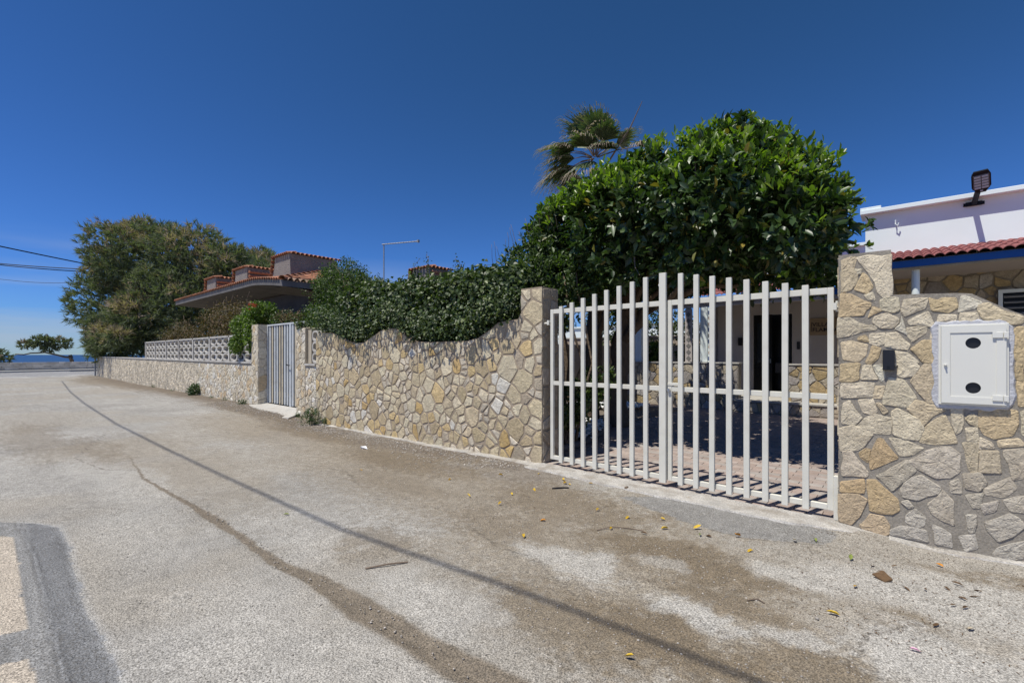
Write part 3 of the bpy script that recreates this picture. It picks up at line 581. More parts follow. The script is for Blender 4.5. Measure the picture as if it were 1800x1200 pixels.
# ramp to the small gate
V = []; F = []
ps = [(-14.05, 5.36, .13), (-11.6, 5.36, .13), (-11.35, 5.1, .07), (-11.15, 4.75, .02), (-12.0, 4.45, .0), (-13.1, 4.42, .01), (-14.4, 4.62, .03), (-14.75, 4.9, .06), (-14.1, 5.12, .10)]
V = [(a_, b_, c_+.02) for a_, b_, c_ in ps]+[(a_, b_-.03, -.15) for a_, b_, c_ in ps]
mesh_ramp = mesh_obj('ramp', V, [list(range(9))[::-1]]+[[i, (i+1) % 9, 9+(i+1) % 9, 9+i] for i in range(9)], m_slab); tag(mesh_ramp, kind='structure')
# ---- neighbour's wall with breeze block fence
nb, poly = wall_thing('stone_wall', [(-42.6, 1.36), (-35, 1.37), (-28, 1.36), (-14.52, 1.27)], WY+.01, WY+.25, -.3, 'low pale wall of small close-set stones carrying the pierced block fence, running to the sea road', 'wall', m_mort_pale)
ol = [(-30, 0.02), (-14.53, .06), (-14.53, 1.22), (-30, 1.31)]
cells = voronoi(ol, 900, .06, .13, .016, 21)
lay(cells, front(WY+.01), nb, m_stone, pal_far, 22, thick=.012, limit=280, order=lambda c_: -sum(p[0] for p in c_)/len(c_), stuffmat=m_stone_far)
cells = voronoi([(-42.6, .03), (-30.02, 0.02), (-30.02, 1.31), (-42.6, 1.31)], 420, .09, .16, .02, 23)
lay(cells, front(WY+.01), nb, m_stone, pal_far, 24, thick=.014, limit=0, stuffmat=m_stone_far)
m = MB(); m.prism([(-42.6, 1.37), (-14.5, 1.285), (-14.5, 1.335), (-42.6, 1.42)], WY-.03, WY+.27); m.build('coping', m_blok, nb)
# pillars of the small gate: left one with side face, right one, niche
gp = thing('gate_pillar', (-14.28, 5.3, 0), 'square stone pillar left of the corrugated metal gate, with bright green vine on it', 'pillar')
MB().box((-14.52, WY-.005, -.2), (-14.05, WY+.45, 2.42)).build('mortar_bed', m_mort_pale, gp)
lay(voronoi([(-14.51, .08), (-14.06, .08), (-14.06, 2.38), (-14.51, 2.38)], 34, .06, .12, .014, 31), front(WY-.005), gp, m_stone, pal_far, 32, thick=.01)
lay(voronoi([(WY, .12), (WY+.44, .12), (WY+.44, 2.38), (WY, 2.38)], 18, .1, .17, .016, 33), side(-14.05), gp, m_stone, pal_far, 34, thick=.008)
gp2, poly = wall_thing('gate_pillar', [(-11.6, 2.26), (-11.11, 2.2)], WY-.002, WY+.4, -.2, 'stone pillar right of the corrugated metal gate beside the square niche', 'pillar', m_mort_pale)
lay(voronoi([(-11.59, .04), (-11.12, .02), (-11.12, 2.17), (-11.59, 2.22)], 44, .05, .11, .016, 35), front(WY-.002), gp2, m_stone, pal_far, 36, thick=.012)
nw, poly = wall_thing('stone_wall', [(-11.108, 1.28), (-10.562, 1.28)], WY+.004, WY+.3, -.2, 'short low stone wall panel under the niche between small-gate pillar and wavy wall', 'wall', m_mort_pale)
lay(voronoi([(-11.1, -.02), (-10.57, -.08), (-10.57, 1.26), (-11.1, 1.26)], 40, .05, .1, .016, 37), front(WY+.004), nw, m_stone, pal_far, 38, thick=.012)
MB().box((-11.106, WY-.04, 1.282), (-10.563, WY+.3, 1.33)).build('ledge', m_blok, nw)
MB().box((-11.0, WY+.31, 1.0), (-10.4, WY+.36, 2.2)).build('back_panel', m_brownpl, nw)
MB().box((-11.106, WY+.06, 1.335), (-10.93, WY+.3, 2.15)).build('jamb', m_mort_pale, nw)
# breeze block: ring blocks three rows high
def ring_mesh(wd, ht, dp):
    V = []; F = []; n = 16
    for (s_, y) in ((1.0, 0), (1.0, dp), (.74, 0), (.74, dp)):
        for i in range(n):
            t_ = 2*math.pi*i/n; c_, q = math.cos(t_), math.sin(t_); e = .75
            V.append((math.copysign(abs(c_)**e, c_)*wd/2*s_, y, math.copysign(abs(q)**e, q)*ht/2*(s_ if s_ > .8 else .66)))
    for i in range(n):
        j = (i+1) % n
        F += [[i, 2*n+i, 2*n+j, j][::-1], [n+i, n+j, 3*n+j, 3*n+i][::-1], [i, j, n+j, n+i], [2*n+i, 3*n+i, 3*n+j, 2*n+j]]
    me = bpy.data.meshes.new('ring_block'); me.from_pydata(V, [], F); me.materials.append(m_blok); return me
bf = thing('breeze_block_fence', (-21, WY+.1, 1.35), 'pale pierced concrete fence of oval ring blocks in three rows on the low stone wall', 'fence')
rm = ring_mesh(.60, .262, .11); x_ = -14.62; c0 = wloc(bf); npost = 0
posts = [-14.6, -16.55, -18.5, -20.45, -22.4, -24.35, -26.3, -28.2]
for i, p in enumerate(posts):
    MB().box((p-.055, WY+.02, 1.33), (p+.055, WY+.19, 2.16)).build('post', m_blok, bf)
    if i < 7:
        q = posts[i+1]; wseg = (p-q-.11)/3
        for c_ in range(3):
            for r_ in range(3):
                o = link(bpy.data.objects.new('ring_block', rm), bf)
                o.location = (p-.055-wseg*(c_+.5)-c0.x, WY+.05-c0.y, 1.335+.132+.264*r_-c0.z); o.scale = (wseg/.60, 1, 1)
                o.rotation_euler = (0, rnd.uniform(-.02, .02), 0)
MB().box((-28.3, WY+.02, 2.115), (-14.52, WY+.17, 2.165)).build('top_rail', m_blok, bf)
o = link(bpy.data.objects.new('ring_block', rm), nw); o.location = Vector((-10.72, WY+.05, 1.47))-wloc(nw); o.scale = (.5, 1, 1)
o = link(bpy.data.objects.new('ring_block', rm), nw); o.location = Vector((-10.72, WY+.05, 1.735))-wloc(nw); o.scale = (.5, 1, 1)
o = link(bpy.data.objects.new('ring_block', rm), nw); o.location = Vector((-10.72, WY+.05, 2.0))-wloc(nw); o.scale = (.5, 1, 1)
# slender pole at the far wall end
pp = MB(); pp.tube([(-42.7, 5.06, 0), (-42.7, 5.06, 2.75)], .05, 8); pp.tube([(-42.45, 5.06, 1.6), (-42.45, 5.06, 2.5)], .03, 6); pp.box((-42.75, 5.04, 1.8), (-42.4, 5.08, 1.84))
tag(pp.build('pipe_post', m_galv), 'thin grey pipe post standing at the far end of the neighbour wall', 'post')
# ---- sea wall
sw = thing('sea_wall', (-60.5, 4, 0), 'low grey dry-stone sea wall across the end of the street', 'wall')
def sxw(y): return -60.4-(y-4)*.25
m = MB()
for i in range(40):
    y0 = -36+i*2; 
    m.obox((sxw(y0+1)-.2, y0+1, .35), (.17, 0, 0), (-.25, 1.0, 0), (0, 0, .43))
m.build('core', m_greyst, sw)
m = MB(); R_ = random.Random(4)
for r_ in range(5):
    y = -20+R_.random()*.3
    while y < 24:
        l_ = R_.uniform(.35, .9); h_ = .165
        m.obox((sxw(y+l_/2)+.01+R_.uniform(-.02, .02), y+l_/2, .13+h_*(r_+.0)), (.08, 0, 0), (-.125*(l_-.03), (l_-.03)/2, 0), (0, 0, h_/2-.012+R_.uniform(-.012, .006))); y += l_
m.build('stone', m_greyst, sw, kind='stuff')
m = MB(); m.box((sxw(.35)-.3, .1, 0), (sxw(.35)+.12, .62, .93)); m.build('end_block', m_white, sw)
# ------------------------------------------------------------------ white gate, two leaves
GY0 = 5.19           # front of the frame
def gate_leaf(x0, x1, bars, tops, label, wide=None):
    t = thing('gate_leaf', ((x0+x1)/2, GY0+.02, 0), label, 'gate', 'two leaves of the cream driveway gate')
    w_ = .05; zb, zt = .088, 2.18
    def b(n, a, c): return MB().box(a, c, .003).build(n, m_gate, t)
    b('stile', (x0, GY0, zb), (x0+w_, GY0+.04, zt)); b('stile', (x1-w_, GY0, zb), (x1, GY0+.04, zt))
    for z0, z1 in ((zb, zb+.055), (1.125, 1.18), (zt-.06, zt)): b('rail', (x0+w_+.0005, GY0+.001, z0), (x1-w_-.0005, GY0+.039, z1))
    for x, z in zip(bars, tops):
        o = b('bar', (x-.0275, GY0-.036, .066), (x+.0275, GY0-.0005, z)); o.rotation_euler = (0, rnd.uniform(-.0022, .0022), 0)
    if wide: b('bar', (wide[0]-.04, GY0-.04, .06), (wide[0]+.04, GY0-.0005, wide[1]))
    return t
lb = [-3.568, -3.392, -3.217, -3.042, -2.867, -2.693, -2.519, -2.344]
lt = [2.21, 2.25, 2.294, 2.333, 2.369, 2.403, 2.437, 2.472]
rb = [-1.926, -1.754, -1.583, -1.411, -1.24, -1.066, -.893, -.721]; rt = [2.472, 2.437, 2.402, 2.366, 2.328, 2.29, 2.254, 2.217]
gl = gate_leaf(-3.765, -2.098, lb, lt, 'left leaf of the cream driveway gate, its bars rising toward the tall middle bar', (-2.133, 2.50))
gr = gate_leaf(-2.088, -.500, rb, rt, 'right leaf of the cream driveway gate, its bars falling toward the meter-box wall')
MB().box((-2.085, GY0-.006, 1.19), (-1.955, GY0+.045, 1.225), .003).build('latch_bar', m_gate, gr)
m = MB(); m.tube([(-2.066, GY0-.03, 1.14), (-2.066, GY0+.0, 1.14)], .018, 12); m.build('lock', m_chrome, gr)
m = MB(); m.tube([(-.49, GY0, 1.99), (-.445, GY0, 1.99)], .016, 8); m.box((-.505, GY0-.03, 1.965), (-.475, GY0+.03, 2.03)); m.tube([(-.475, GY0, 1.95), (-.475, GY0, 2.05)], .012, 8); m.build('hinge', m_gate, gr)
m = MB(); m.tube([(-3.868, GY0, 1.99), (-3.77, GY0, 1.99)], .016, 8); m.box((-3.80, GY0-.03, 1.965), (-3.77, GY0+.03, 2.03)); m.build('hinge', m_gate, gl)
MB().box((-.50, GY0-.02, .01), (-.463, GY0+.03, .42), .003).build('floor_bracket', m_gate, gr)
# ------------------------------------------------------------------ meter box
F0 = WY-.02
mb = thing('meter_box', (.41, F0, 1.14), 'white metal meter box with two round black holes, set in the stone wall', 'meter box')
def bb(n, a, c, mat=m_box, bev=.003): return MB().box(a, c, bev).build(n, mat, mb)
for a_, c__ in (((.212, F0-.012, 1.146), (.2275, F0+.05, 1.792)), ((.5905, F0-.012, 1.146), (.606, F0+.05, 1.792)), ((.2276, F0-.012, 1.146), (.5904, F0+.05, 1.1615)), ((.2276, F0-.012, 1.7765), (.5904, F0+.05, 1.792))): bb('frame', a_, c__, bev=.002)
bx0, bx1, bz0, bz1 = .228, .590, 1.162, 1.776
# door: border pieces proud of a recessed panel, with two real holes
d0 = F0-.034
m = MB(); bw = .052
for a, c in (((bx0, d0, bz0), (bx0+bw, F0-.0125, bz1)), ((bx1-bw, d0, bz0), (bx1, F0-.0125, bz1)), ((bx0+bw, d0, bz0), (bx1-bw, F0-.0125, bz0+bw)), ((bx0+bw, d0, bz1-bw), (bx1-bw, F0-.0125, bz1))): m.box(a, c)
m.build('door_border', m_box, mb)
V = []; Fc = []; yP = d0+.007; cx = .411; k = 48
xa, xb, za, zb = bx0+bw, bx1-bw, bz0+bw, bz1-bw; zm = (za+zb)/2
for cz, z0, z1 in ((1.287, za, zm), (1.641, zm, zb)):
    n = len(V)
    for i in range(k):
        t_ = 2*math.pi*i/k; c_, s_ = math.cos(t_), math.sin(t_); V.append((cx+.0435*c_, yP, cz+.0435*s_))
    for i in range(k):
        t_ = 2*math.pi*i/k; c_, s_ = math.cos(t_), math.sin(t_)
        q_x = (xb-cx if c_ > 0 else cx-xa); q_z = (z1-cz if s_ > 0 else cz-z0); tx = q_x/max(abs(c_), 1e-6); tz = q_z/max(abs(s_), 1e-6); tq = min(tx, tz)
        V.append((cx+c_*tq, yP, cz+s_*tq)); continue
        V.append((xb if c_ > .999 else xa if c_ < -.999 else cx+c_*(xb-cx if c_ > 0 else cx-xa), yP, (z1 if s_ > .999 else z0 if s_ < -.999 else cz+s_*((z1-cz) if s_ > 0 else (cz-z0)))))
    for i in range(k): V.append((V[n+i][0], yP+.006, V[n+i][2]))
    for i in range(k):
        j = (i+1) % k; Fc.append([n+i, n+j, n+k+j, n+k+i]); Fc.append([n+i, n+2*k+i, n+2*k+j, n+j])
for cz, z0, z1 in ((1.287, za, zm), (1.641, zm, zb)):
    ang = [2*math.pi*i/k for i in range(k)]
    n = 0 if cz < 1.5 else 3*k
    for (X_, Z_) in ((xa, z0), (xb, z0), (xb, z1), (xa, z1)):
        a_ = math.atan2(Z_-cz, X_-cx) % (2*math.pi); i = int(a_/(2*math.pi)*k); V.append((X_, yP, Z_)); Fc.append([n+k+i, n+k+(i+1) % k, len(V)-1][::-1])
p0 = wloc(mb); mesh_obj('door', [Vector(v)-p0 for v in V], Fc, m_box, mb)
MB().box((xa-.01, F0-.009, za-.01), (xb+.01, F0-.008, zb+.01)).build('dark_inside', m_black, mb)
for z in (1.70, 1.215):
    m = MB(); m.box((bx1-.075, d0-.010, z-.022), (bx1-.018, d0-.0005, z+.022), .002); m.box((bx1-.014, d0-.012, z-.022), (bx1+.012, d0-.0005, z+.022), .002); m.build('hinge', m_box, mb)
m = MB(); m.tube([(.252, d0, 1.466), (.252, d0-.012, 1.466)], .010, 12); m.tube([(.252, d0-.012, 1.466), (.252, d0-.03, 1.470)], [.007, .005], 10); m.build('knob', m_box, mb)
# ------------------------------------------------------------------ intercom
ic = thing('intercom', (-.102, WY-.03, 1.41), 'black rectangular intercom panel on the stone pillar right of the gate', 'intercom')
MB().box((-.143, WY-.052, 1.415), (-.062, WY-.012, 1.592), .003).build('housing', m_black, ic)
MB().box((-.114, WY-.0545, 1.428), (-.094, WY-.0525, 1.452)).build('button', m_darkmet, ic)
m = MB(); m.tube([(-.088, WY-.0525, 1.572), (-.088, WY-.0535, 1.572)], .004, 8); m.build('camera_lens', m_glass, ic)
# ------------------------------------------------------------------ driveway pavers
dw = MB().box((-9, 5.165, -.12), (2.2, 13.6, -.012)).build('driveway', m_joint); tag(dw, kind='structure')
R_ = random.Random(2); me = None; n = 0; d0_ = Vector(dw.location)
pv = MB().box((-.1175, -.0575, -.02), (.1175, .0575, .02), .003)
pm = bpy.data.meshes.new('paver'); pm.from_pydata(pv.v, [], pv.f); pm.materials.append(m_paver)
cnt = 0; far = MB(); PC = [(.37, .29, .25), (.40, .33, .29), (.34, .28, .25), (.38, .34, .31)]
row = 0; y = 5.10
while y < 13.5:
    x = -6.0+(row % 2)*.12 if y > 5.16 else -3.8+(row % 2)*.12
    while x < .3:
        vis = -3.95 < x < -.35
        if y < 5.16 and x > -.6: break
        if y < 7.75 and vis and cnt < 298:
            o = link(bpy.data.objects.new('paver', pm), dw); o.location = Vector((x, y, -.010+R_.uniform(-.002, .002)))-d0_; o.rotation_euler = (R_.uniform(-.01, .01), R_.uniform(-.01, .01), R_.uniform(-.01, .01))
            c_ = R_.choice(PC); k_ = R_.uniform(.88, 1.1); o.color = (c_[0]*k_, c_[1]*k_, c_[2]*k_, 1); cnt += 1
        elif y > 5.16 and not (x < -4.6 and y < 12.9):
            z_ = .010+R_.uniform(-.002, .002); a = (x-.1175, y-.0575, -.02); c_ = (x+.1175, y+.0575, z_); far.box(a, c_)
        x += .24
    y += .12; row += 1
far.build('paver', m_paver2, dw, kind='stuff')
# planted bed with white stones, left of the driveway
bed = MB(); pts = [(-9, 5.5), (-4.05, 5.5), (-4.1, 6.6), (-4.35, 7.6), (-4.6, 8.4), (-5.0, 8.9), (-6.2, 9.2), (-6.6, 11.5), (-6.9, 13.4), (-9, 13.4)]
bed.v = [(a, b_, .04) for a, b_ in pts]+[(a, b_, -.05) for a, b_ in pts]; n = len(pts); bed.f = [list(range(n))]+[[i, n+i, n+(i+1) % n, (i+1) % n] for i in range(n)]
m_soil = M('soil', (.07, .055, .04), .95, var=.3, vs=6, bump=.5, bs=40, dist=.02)
tag(bed.build('flower_bed', m_soil), kind='structure')
m = MB(); cp = [Vector((a, b_, .07)) for a, b_ in pts[1:9]]
m.tube(cp, .055, 8); tag(m.build('bed_edging', m_conc), 'curved grey concrete edging round the bed of white stones behind the gate', 'edging')
def pebbles(n, fn, r0, r1, seed, zf=None, flat=.65):
    R2 = np.random.default_rng(seed)
    base = np.array([(1, 0, 0), (-1, 0, 0), (0, 1, 0), (0, -1, 0), (0, 0, 1), (0, 0, -1), (.6, .6, .6), (-.6, .6, .5), (.6, -.6, .55), (-.6, -.6, .6)], float)
    tri = np.array([(4, 6, 7), (4, 7, 9), (4, 9, 8), (4, 8, 6), (0, 6, 8), (2, 7, 6), (1, 9, 7), (3, 8, 9), (0, 2, 6), (2, 1, 7), (1, 3, 9), (3, 0, 8), (5, 2, 0), (5, 1, 2), (5, 3, 1), (5, 0, 3)])
    P = fn(R2, n); n = len(P); r = r0+(r1-r0)*R2.random(n)**2.5
    a = R2.random(n)*6.28; B = base[None]*(0.75+.5*R2.random((n, 10, 1)))
    B = B*np.stack([np.ones(n), .6+.4*R2.random(n), flat*np.ones(n)], 1)[:, None]
    x = B[..., 0]*np.cos(a)[:, None]-B[..., 1]*np.sin(a)[:, None]; y = B[..., 0]*np.sin(a)[:, None]+B[..., 1]*np.cos(a)[:, None]
    V = np.stack([x, y, B[..., 2]], 2)*r[:, None, None]+P[:, None]
    T = tri[None]+(np.arange(n)*10)[:, None, None]
    return V.reshape(-1, 3), T.reshape(-1, 3)
def bedpts(R2, n):
    t = R2.random(n); seg = np.array([(-4.2, 6.8), (-4.45, 7.6), (-4.75, 8.3), (-5.3, 8.85), (-6.3, 9.0)]); i = (t*4).astype(int).clip(0, 3); f = t*4-i
    P = seg[i]*(1-f[:, None])+seg[i+1]*f[:, None]+R2.normal(0, .10, (n, 2))+np.array([-.16, .02]); return np.c_[P, .09+R2.random(n)*.07]
V, T = pebbles(900, bedpts, .02, .07, 3); o = np_obj('white_stones', V, T, m_pebw); tag(o, kind='stuff', label='heap of white decorative stones along the bed edge')
def bed2(R2, n): return np.c_[R2.uniform(-7.6, -5.6, n), R2.uniform(11.2, 12.6, n), .08+R2.random(n)*.06]
V, T = pebbles(900, bed2, .03, .08, 4); o = np_obj('white_stones', V, T, m_pebw); tag(o, kind='stuff', label='bed of white stones farther back in the yard')
# ------------------------------------------------------------------ low porch walls
def lowwall(x0, x1, z1, label, seed, n, y0=13.55, z0=0, th=.3):
    t, p_ = wall_thing('low_wall', [(x0, z1), (x1, z1)], y0, y0+th, z0-.05, label, 'wall', m_mort_grey)
    lay(voronoi([(x0+.02, z0+.02), (x1-.02, z0+.02), (x1-.02, z1-.02), (x0+.02, z1-.02)], n, .06, .15, .022, seed), front(y0), t, m_stone, pal_villa, seed+1, thick=.015)
    MB().box((x0-.03, y0-.035, z1+.001), (x1+.03, y0+th+.03, z1+.04), .004).build('coping', m_slab, t)
    return t
lowwall(-6.85, -3.46, 1.29, 'low stone porch wall left of the dark doorway, mottled by tree shade', 41, 80)
lowwall(-2.35, -.2, 1.27, 'low stone porch wall right of the dark doorway, seen beside the gate end', 43, 60)
st = thing('porch_step', (-2.9, 13.3, 0), 'stone-faced porch step leading up to the dark doorway', 'step')
MB().box((-3.62, 13.20, -.02), (-.2, 13.50, .30)).build('riser', m_mort_grey, st)
lay(voronoi([(-3.6, .05), (-.22, .05), (-.22, .28), (-3.6, .28)], 26, .07, .12, .02, 45), front(13.20), st, m_stone, pal_villa, 46, thick=.012)
MB().box((-3.66, 13.16, .301), (-.2, 15.2, .345), .004).build('tread', m_slab, st)
# ------------------------------------------------------------------ villa
vl = thing('villa', (0, 14, 0), 'white flat-roofed villa with red tiled porch roof, blue fascia and stone-clad front', 'house')
def vb(n, a, c, mat, bev=0, parent=None): return MB().box(a, c, bev).build(n, mat, parent or vl)
vb('stone_clad_wall', (-.52, 12.03, -.1), (9, 12.35, 3.55), m_mort_grey)
sc_w = [o for o in vl.children][-1]
lay(voronoi([(-.5, 1.6), (2.9, 1.6), (2.9, 3.25), (-.5, 3.25)], 110, .07, .16, .025, 51), front(12.03), sc_w, m_stone, pal_villa, 52, thick=.014)
vb('parapet_wall', (-.62, 12.1, 3.58), (9, 12.5, 4.46), m_white)
vb('cornice', (-.70, 11.95, 4.461), (9, 12.6, 4.545), m_white, .006)
vb('cornice', (-.70, 11.97, 4.546), (-.36, 12.6, 4.60), m_white, .006)
vb('wall', (-.52, 12.36, -.1), (-.3, 19, 4.4), m_plaster)
vb('roof_slab', (-.6, 12.51, 3.9), (9, 20, 4.05), m_conc)
# porch wall with door opening
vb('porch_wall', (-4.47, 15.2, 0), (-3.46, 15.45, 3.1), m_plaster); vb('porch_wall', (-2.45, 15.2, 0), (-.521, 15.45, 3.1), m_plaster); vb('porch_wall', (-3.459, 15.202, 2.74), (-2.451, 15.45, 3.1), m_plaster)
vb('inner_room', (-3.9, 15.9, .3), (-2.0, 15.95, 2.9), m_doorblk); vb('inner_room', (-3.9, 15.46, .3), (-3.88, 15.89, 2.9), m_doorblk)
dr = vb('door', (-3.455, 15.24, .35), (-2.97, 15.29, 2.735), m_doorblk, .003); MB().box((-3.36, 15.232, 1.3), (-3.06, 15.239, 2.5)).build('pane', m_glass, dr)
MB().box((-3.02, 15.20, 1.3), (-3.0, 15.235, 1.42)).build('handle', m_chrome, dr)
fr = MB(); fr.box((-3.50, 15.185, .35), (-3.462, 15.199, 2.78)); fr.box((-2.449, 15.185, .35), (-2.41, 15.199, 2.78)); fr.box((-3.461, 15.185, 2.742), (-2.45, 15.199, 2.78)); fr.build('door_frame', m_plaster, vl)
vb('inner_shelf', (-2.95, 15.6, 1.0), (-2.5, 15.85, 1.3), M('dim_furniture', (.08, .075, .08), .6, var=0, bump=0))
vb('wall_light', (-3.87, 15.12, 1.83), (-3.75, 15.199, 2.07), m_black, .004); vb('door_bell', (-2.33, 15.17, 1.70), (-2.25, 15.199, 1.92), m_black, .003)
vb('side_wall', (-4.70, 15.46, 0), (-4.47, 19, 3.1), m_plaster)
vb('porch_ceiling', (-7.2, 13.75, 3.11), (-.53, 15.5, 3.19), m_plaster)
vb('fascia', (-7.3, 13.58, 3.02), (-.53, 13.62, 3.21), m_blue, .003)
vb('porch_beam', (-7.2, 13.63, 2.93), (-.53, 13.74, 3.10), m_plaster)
vb('parapet_wall', (-7.2, 15.6, 3.6), (-.63, 15.9, 4.5), m_white)
vb('cornice', (-7.3, 15.5, 4.501), (-.63, 16.0, 4.58), m_white, .005)
# porch columns
vb('column', (-6.50, 13.60, 1.335), (-6.32, 13.78, 2.92), m_white, .005)
vb('column', (-4.50, 13.60, 1.335), (-4.30, 13.78, 2.92), m_white, .005)
vb('column', (-6.80, 13.60, 1.335), (-6.70, 13.70, 2.92), m_white, .004)
# pierced ornamental panels of blue, white and tan discs
dp = thing('ornamental_panel', (-4.2, 13.65, 1.34), 'narrow decorative panel of blue, white and tan shapes beside the white porch column', 'panel')
MB().box((-4.29, 13.62, 1.336), (-4.12, 13.66, 2.9)).build('backing', m_white, dp)
m_dblue = M('panel_blue', (.06, .10, .26), .6, var=0, bump=0); m_dgrey = M('panel_grey', (.20, .19, .18), .6, var=0, bump=0); m_dtan = M('panel_tan', (.42, .30, .24), .6, var=0, bump=0)
for i in range(9):
    z = 1.44+i*.165; mt = (m_dblue, m_dtan, m_dtan, m_dblue, m_conc)[i % 5]; m = MB()
    if i % 5 in (1, 2):
        m.tube([(-4.205, 13.612, z), (-4.205, 13.619, z)], .072, 20)
    else: m.box((-4.28, 13.612, z-.05), (-4.13, 13.619, z+.05))
    m.build('motif', mt, dp)
dp2 = thing('ornamental_panel', (-4.84, 13.65, 1.34), 'narrow grey panel with a dark diamond pattern on the porch wall', 'panel')
MB().box((-4.94, 13.62, 1.336), (-4.74, 13.66, 2.9)).build('backing', m_plaster, dp2)
for i in range(8):
    z = 1.44+i*.185; m = MB(); m.v = [(-4.84-.07, 13.612, z), (-4.84, 13.612, z-.08), (-4.84+.07, 13.612, z), (-4.84, 13.612, z+.08), (-4.91, 13.619, z), (-4.84, 13.619, z-.08), (-4.77, 13.619, z), (-4.84, 13.619, z+.08)]
    m.f = [[0, 1, 2, 3], [0, 4, 5, 1], [1, 5, 6, 2], [2, 6, 7, 3], [3, 7, 4, 0]]; m.build('motif', m_dgrey, dp2)
dp3 = thing('ornamental_panel', (-6.6, 13.62, 1.34), 'slim white frame panel with blue and tan squares at the left porch end', 'panel')
MB().box((-6.69, 13.62, 1.336), (-6.52, 13.65, 2.35)).build('backing', m_white, dp3)
for i in range(5): MB().box((-6.66, 13.612, 1.38+i*.2), (-6.55, 13.619, 1.52+i*.2)).build('motif', (m_dblue, m_dtan)[i % 2], dp3)
# sign
sg = thing('sign', (-1.7, 15.18, 2.3), 'tan name sign with dark capitals reading VILLA on the shaded porch wall', 'sign')
MB().box((-2.02, 15.165, 2.09), (-1.30, 15.199, 2.56), .003).build('board', m_sign, sg)
def text(s, x, z, size, parent, mat, y=15.160):
    cu = bpy.data.curves.new('letters', 'FONT'); cu.body = s; cu.size = size; cu.extrude = .002; cu.offset = .0015
    o = bpy.data.objects.new('tmp', cu); dg = bpy.context.evaluated_depsgraph_get(); COL.objects.link(o); bpy.context.view_layer.update()
    me = bpy.data.meshes.new_from_object(o.evaluated_get(bpy.context.evaluated_depsgraph_get())); bpy.data.objects.remove(o)
    me.materials.clear(); me.materials.append(mat); q = link(bpy.data.objects.new('lettering', me), parent); q.rotation_euler = (math.pi/2, 0, 0)
    q.location = Vector((x, y, z))-wloc(parent); return q
text('VILLA', -1.955, 2.335, .155, sg, m_ink); text('FLAM', -1.955, 2.19, .155, sg, m_ink); text('A', -1.455, 2.19, .155, sg, m_ink)
MB().box((-1.985, 15.16, 2.19), (-1.972, 15.164, 2.45)).build('emblem', m_ink, sg)
# right awning
vb('fascia', (-.5, 10.16, 3.02), (9, 10.20, 3.135), m_blue, .003)
vb('beam', (-.48, 10.21, 2.99), (9, 10.30, 3.10), m_mort_pale)
vb('ceiling', (-.5, 10.301, 3.06), (9, 12.02, 3.10), m_plaster)
m = MB(); m.tube([(.145, 10.35, .0), (.145, 10.35, 2.985)], .055, 16); m.build('post', m_white, vl, smooth=False)
wn = vb('window', (1.28, 11.94, 1.7), (2.6, 11.985, 2.70), m_darkmet)
m = MB(); m.box((1.28, 11.90, 2.65), (2.6, 11.939, 2.71)); m.box((1.28, 11.90, 1.7), (1.335, 11.939, 2.649)); m.build('frame', m_white, wn)
for i in range(8): MB().obox((1.97, 11.915, 2.58-i*.1), (.62, 0, 0), (0, .018, .012), (0, -.004, .007)).build('slat', m_galv, wn)
def tilesheet(name, wid, ln, mat, waves=2, amp=.032):
    V = []; n = 8*waves; 
    for j, y in enumerate((0, ln)):
        for k_ in (0, 1):
            for i in range(n+1):
                u = wid*i/n; ph = i/8; s_ = abs(math.sin(math.pi*ph))**.8 if True else 0
                V.append((u, y, amp*s_*1.25-k_*.012+(.0 if j else .0)))
    F = []; m_ = n+1
    for i in range(n): F += [[i, i+1, 2*m_+i+1, 2*m_+i], [i, m_+i, m_+i+1, i+1]]
    me = bpy.data.meshes.new(name); me.from_pydata(V, [], F); me.materials.append(mat); me.polygons.foreach_set('use_smooth', [True, False]*n); return me
def tiled(parent, x0, x1, y0, z0, y1, z1, rows, wid, mat, name='roof_tile'):
    L_ = math.hypot(y1-y0, z1-z0); a = math.atan2(z1-z0, y1-y0); ln = L_/rows; me = tilesheet(name, wid, ln*1.12, mat); p0 = wloc(parent)
    nx_ = int((x1-x0)/wid)
    for r in range(rows):
        for i in range(nx_):
            o = link(bpy.data.objects.new(name, me), parent); t = r*ln-.03
            o.location = Vector((x0+i*wid, y0+math.cos(a)*t, z0+math.sin(a)*t+.012*0))-p0; o.rotation_euler = (a-.03, 0, rnd.uniform(-.004, .004))
vb('roof_deck', (-.5, 10.21, 3.10), (9, 10.26, 3.15), m_mort_pale)
tiled(vl, -.52, 9, 10.10, 3.165, 12.1, 3.62, 4, .254, m_redtile)
tiled(vl, -7.3, -.55, 13.50, 3.235, 15.6, 3.80, 3, .254, m_redtile)
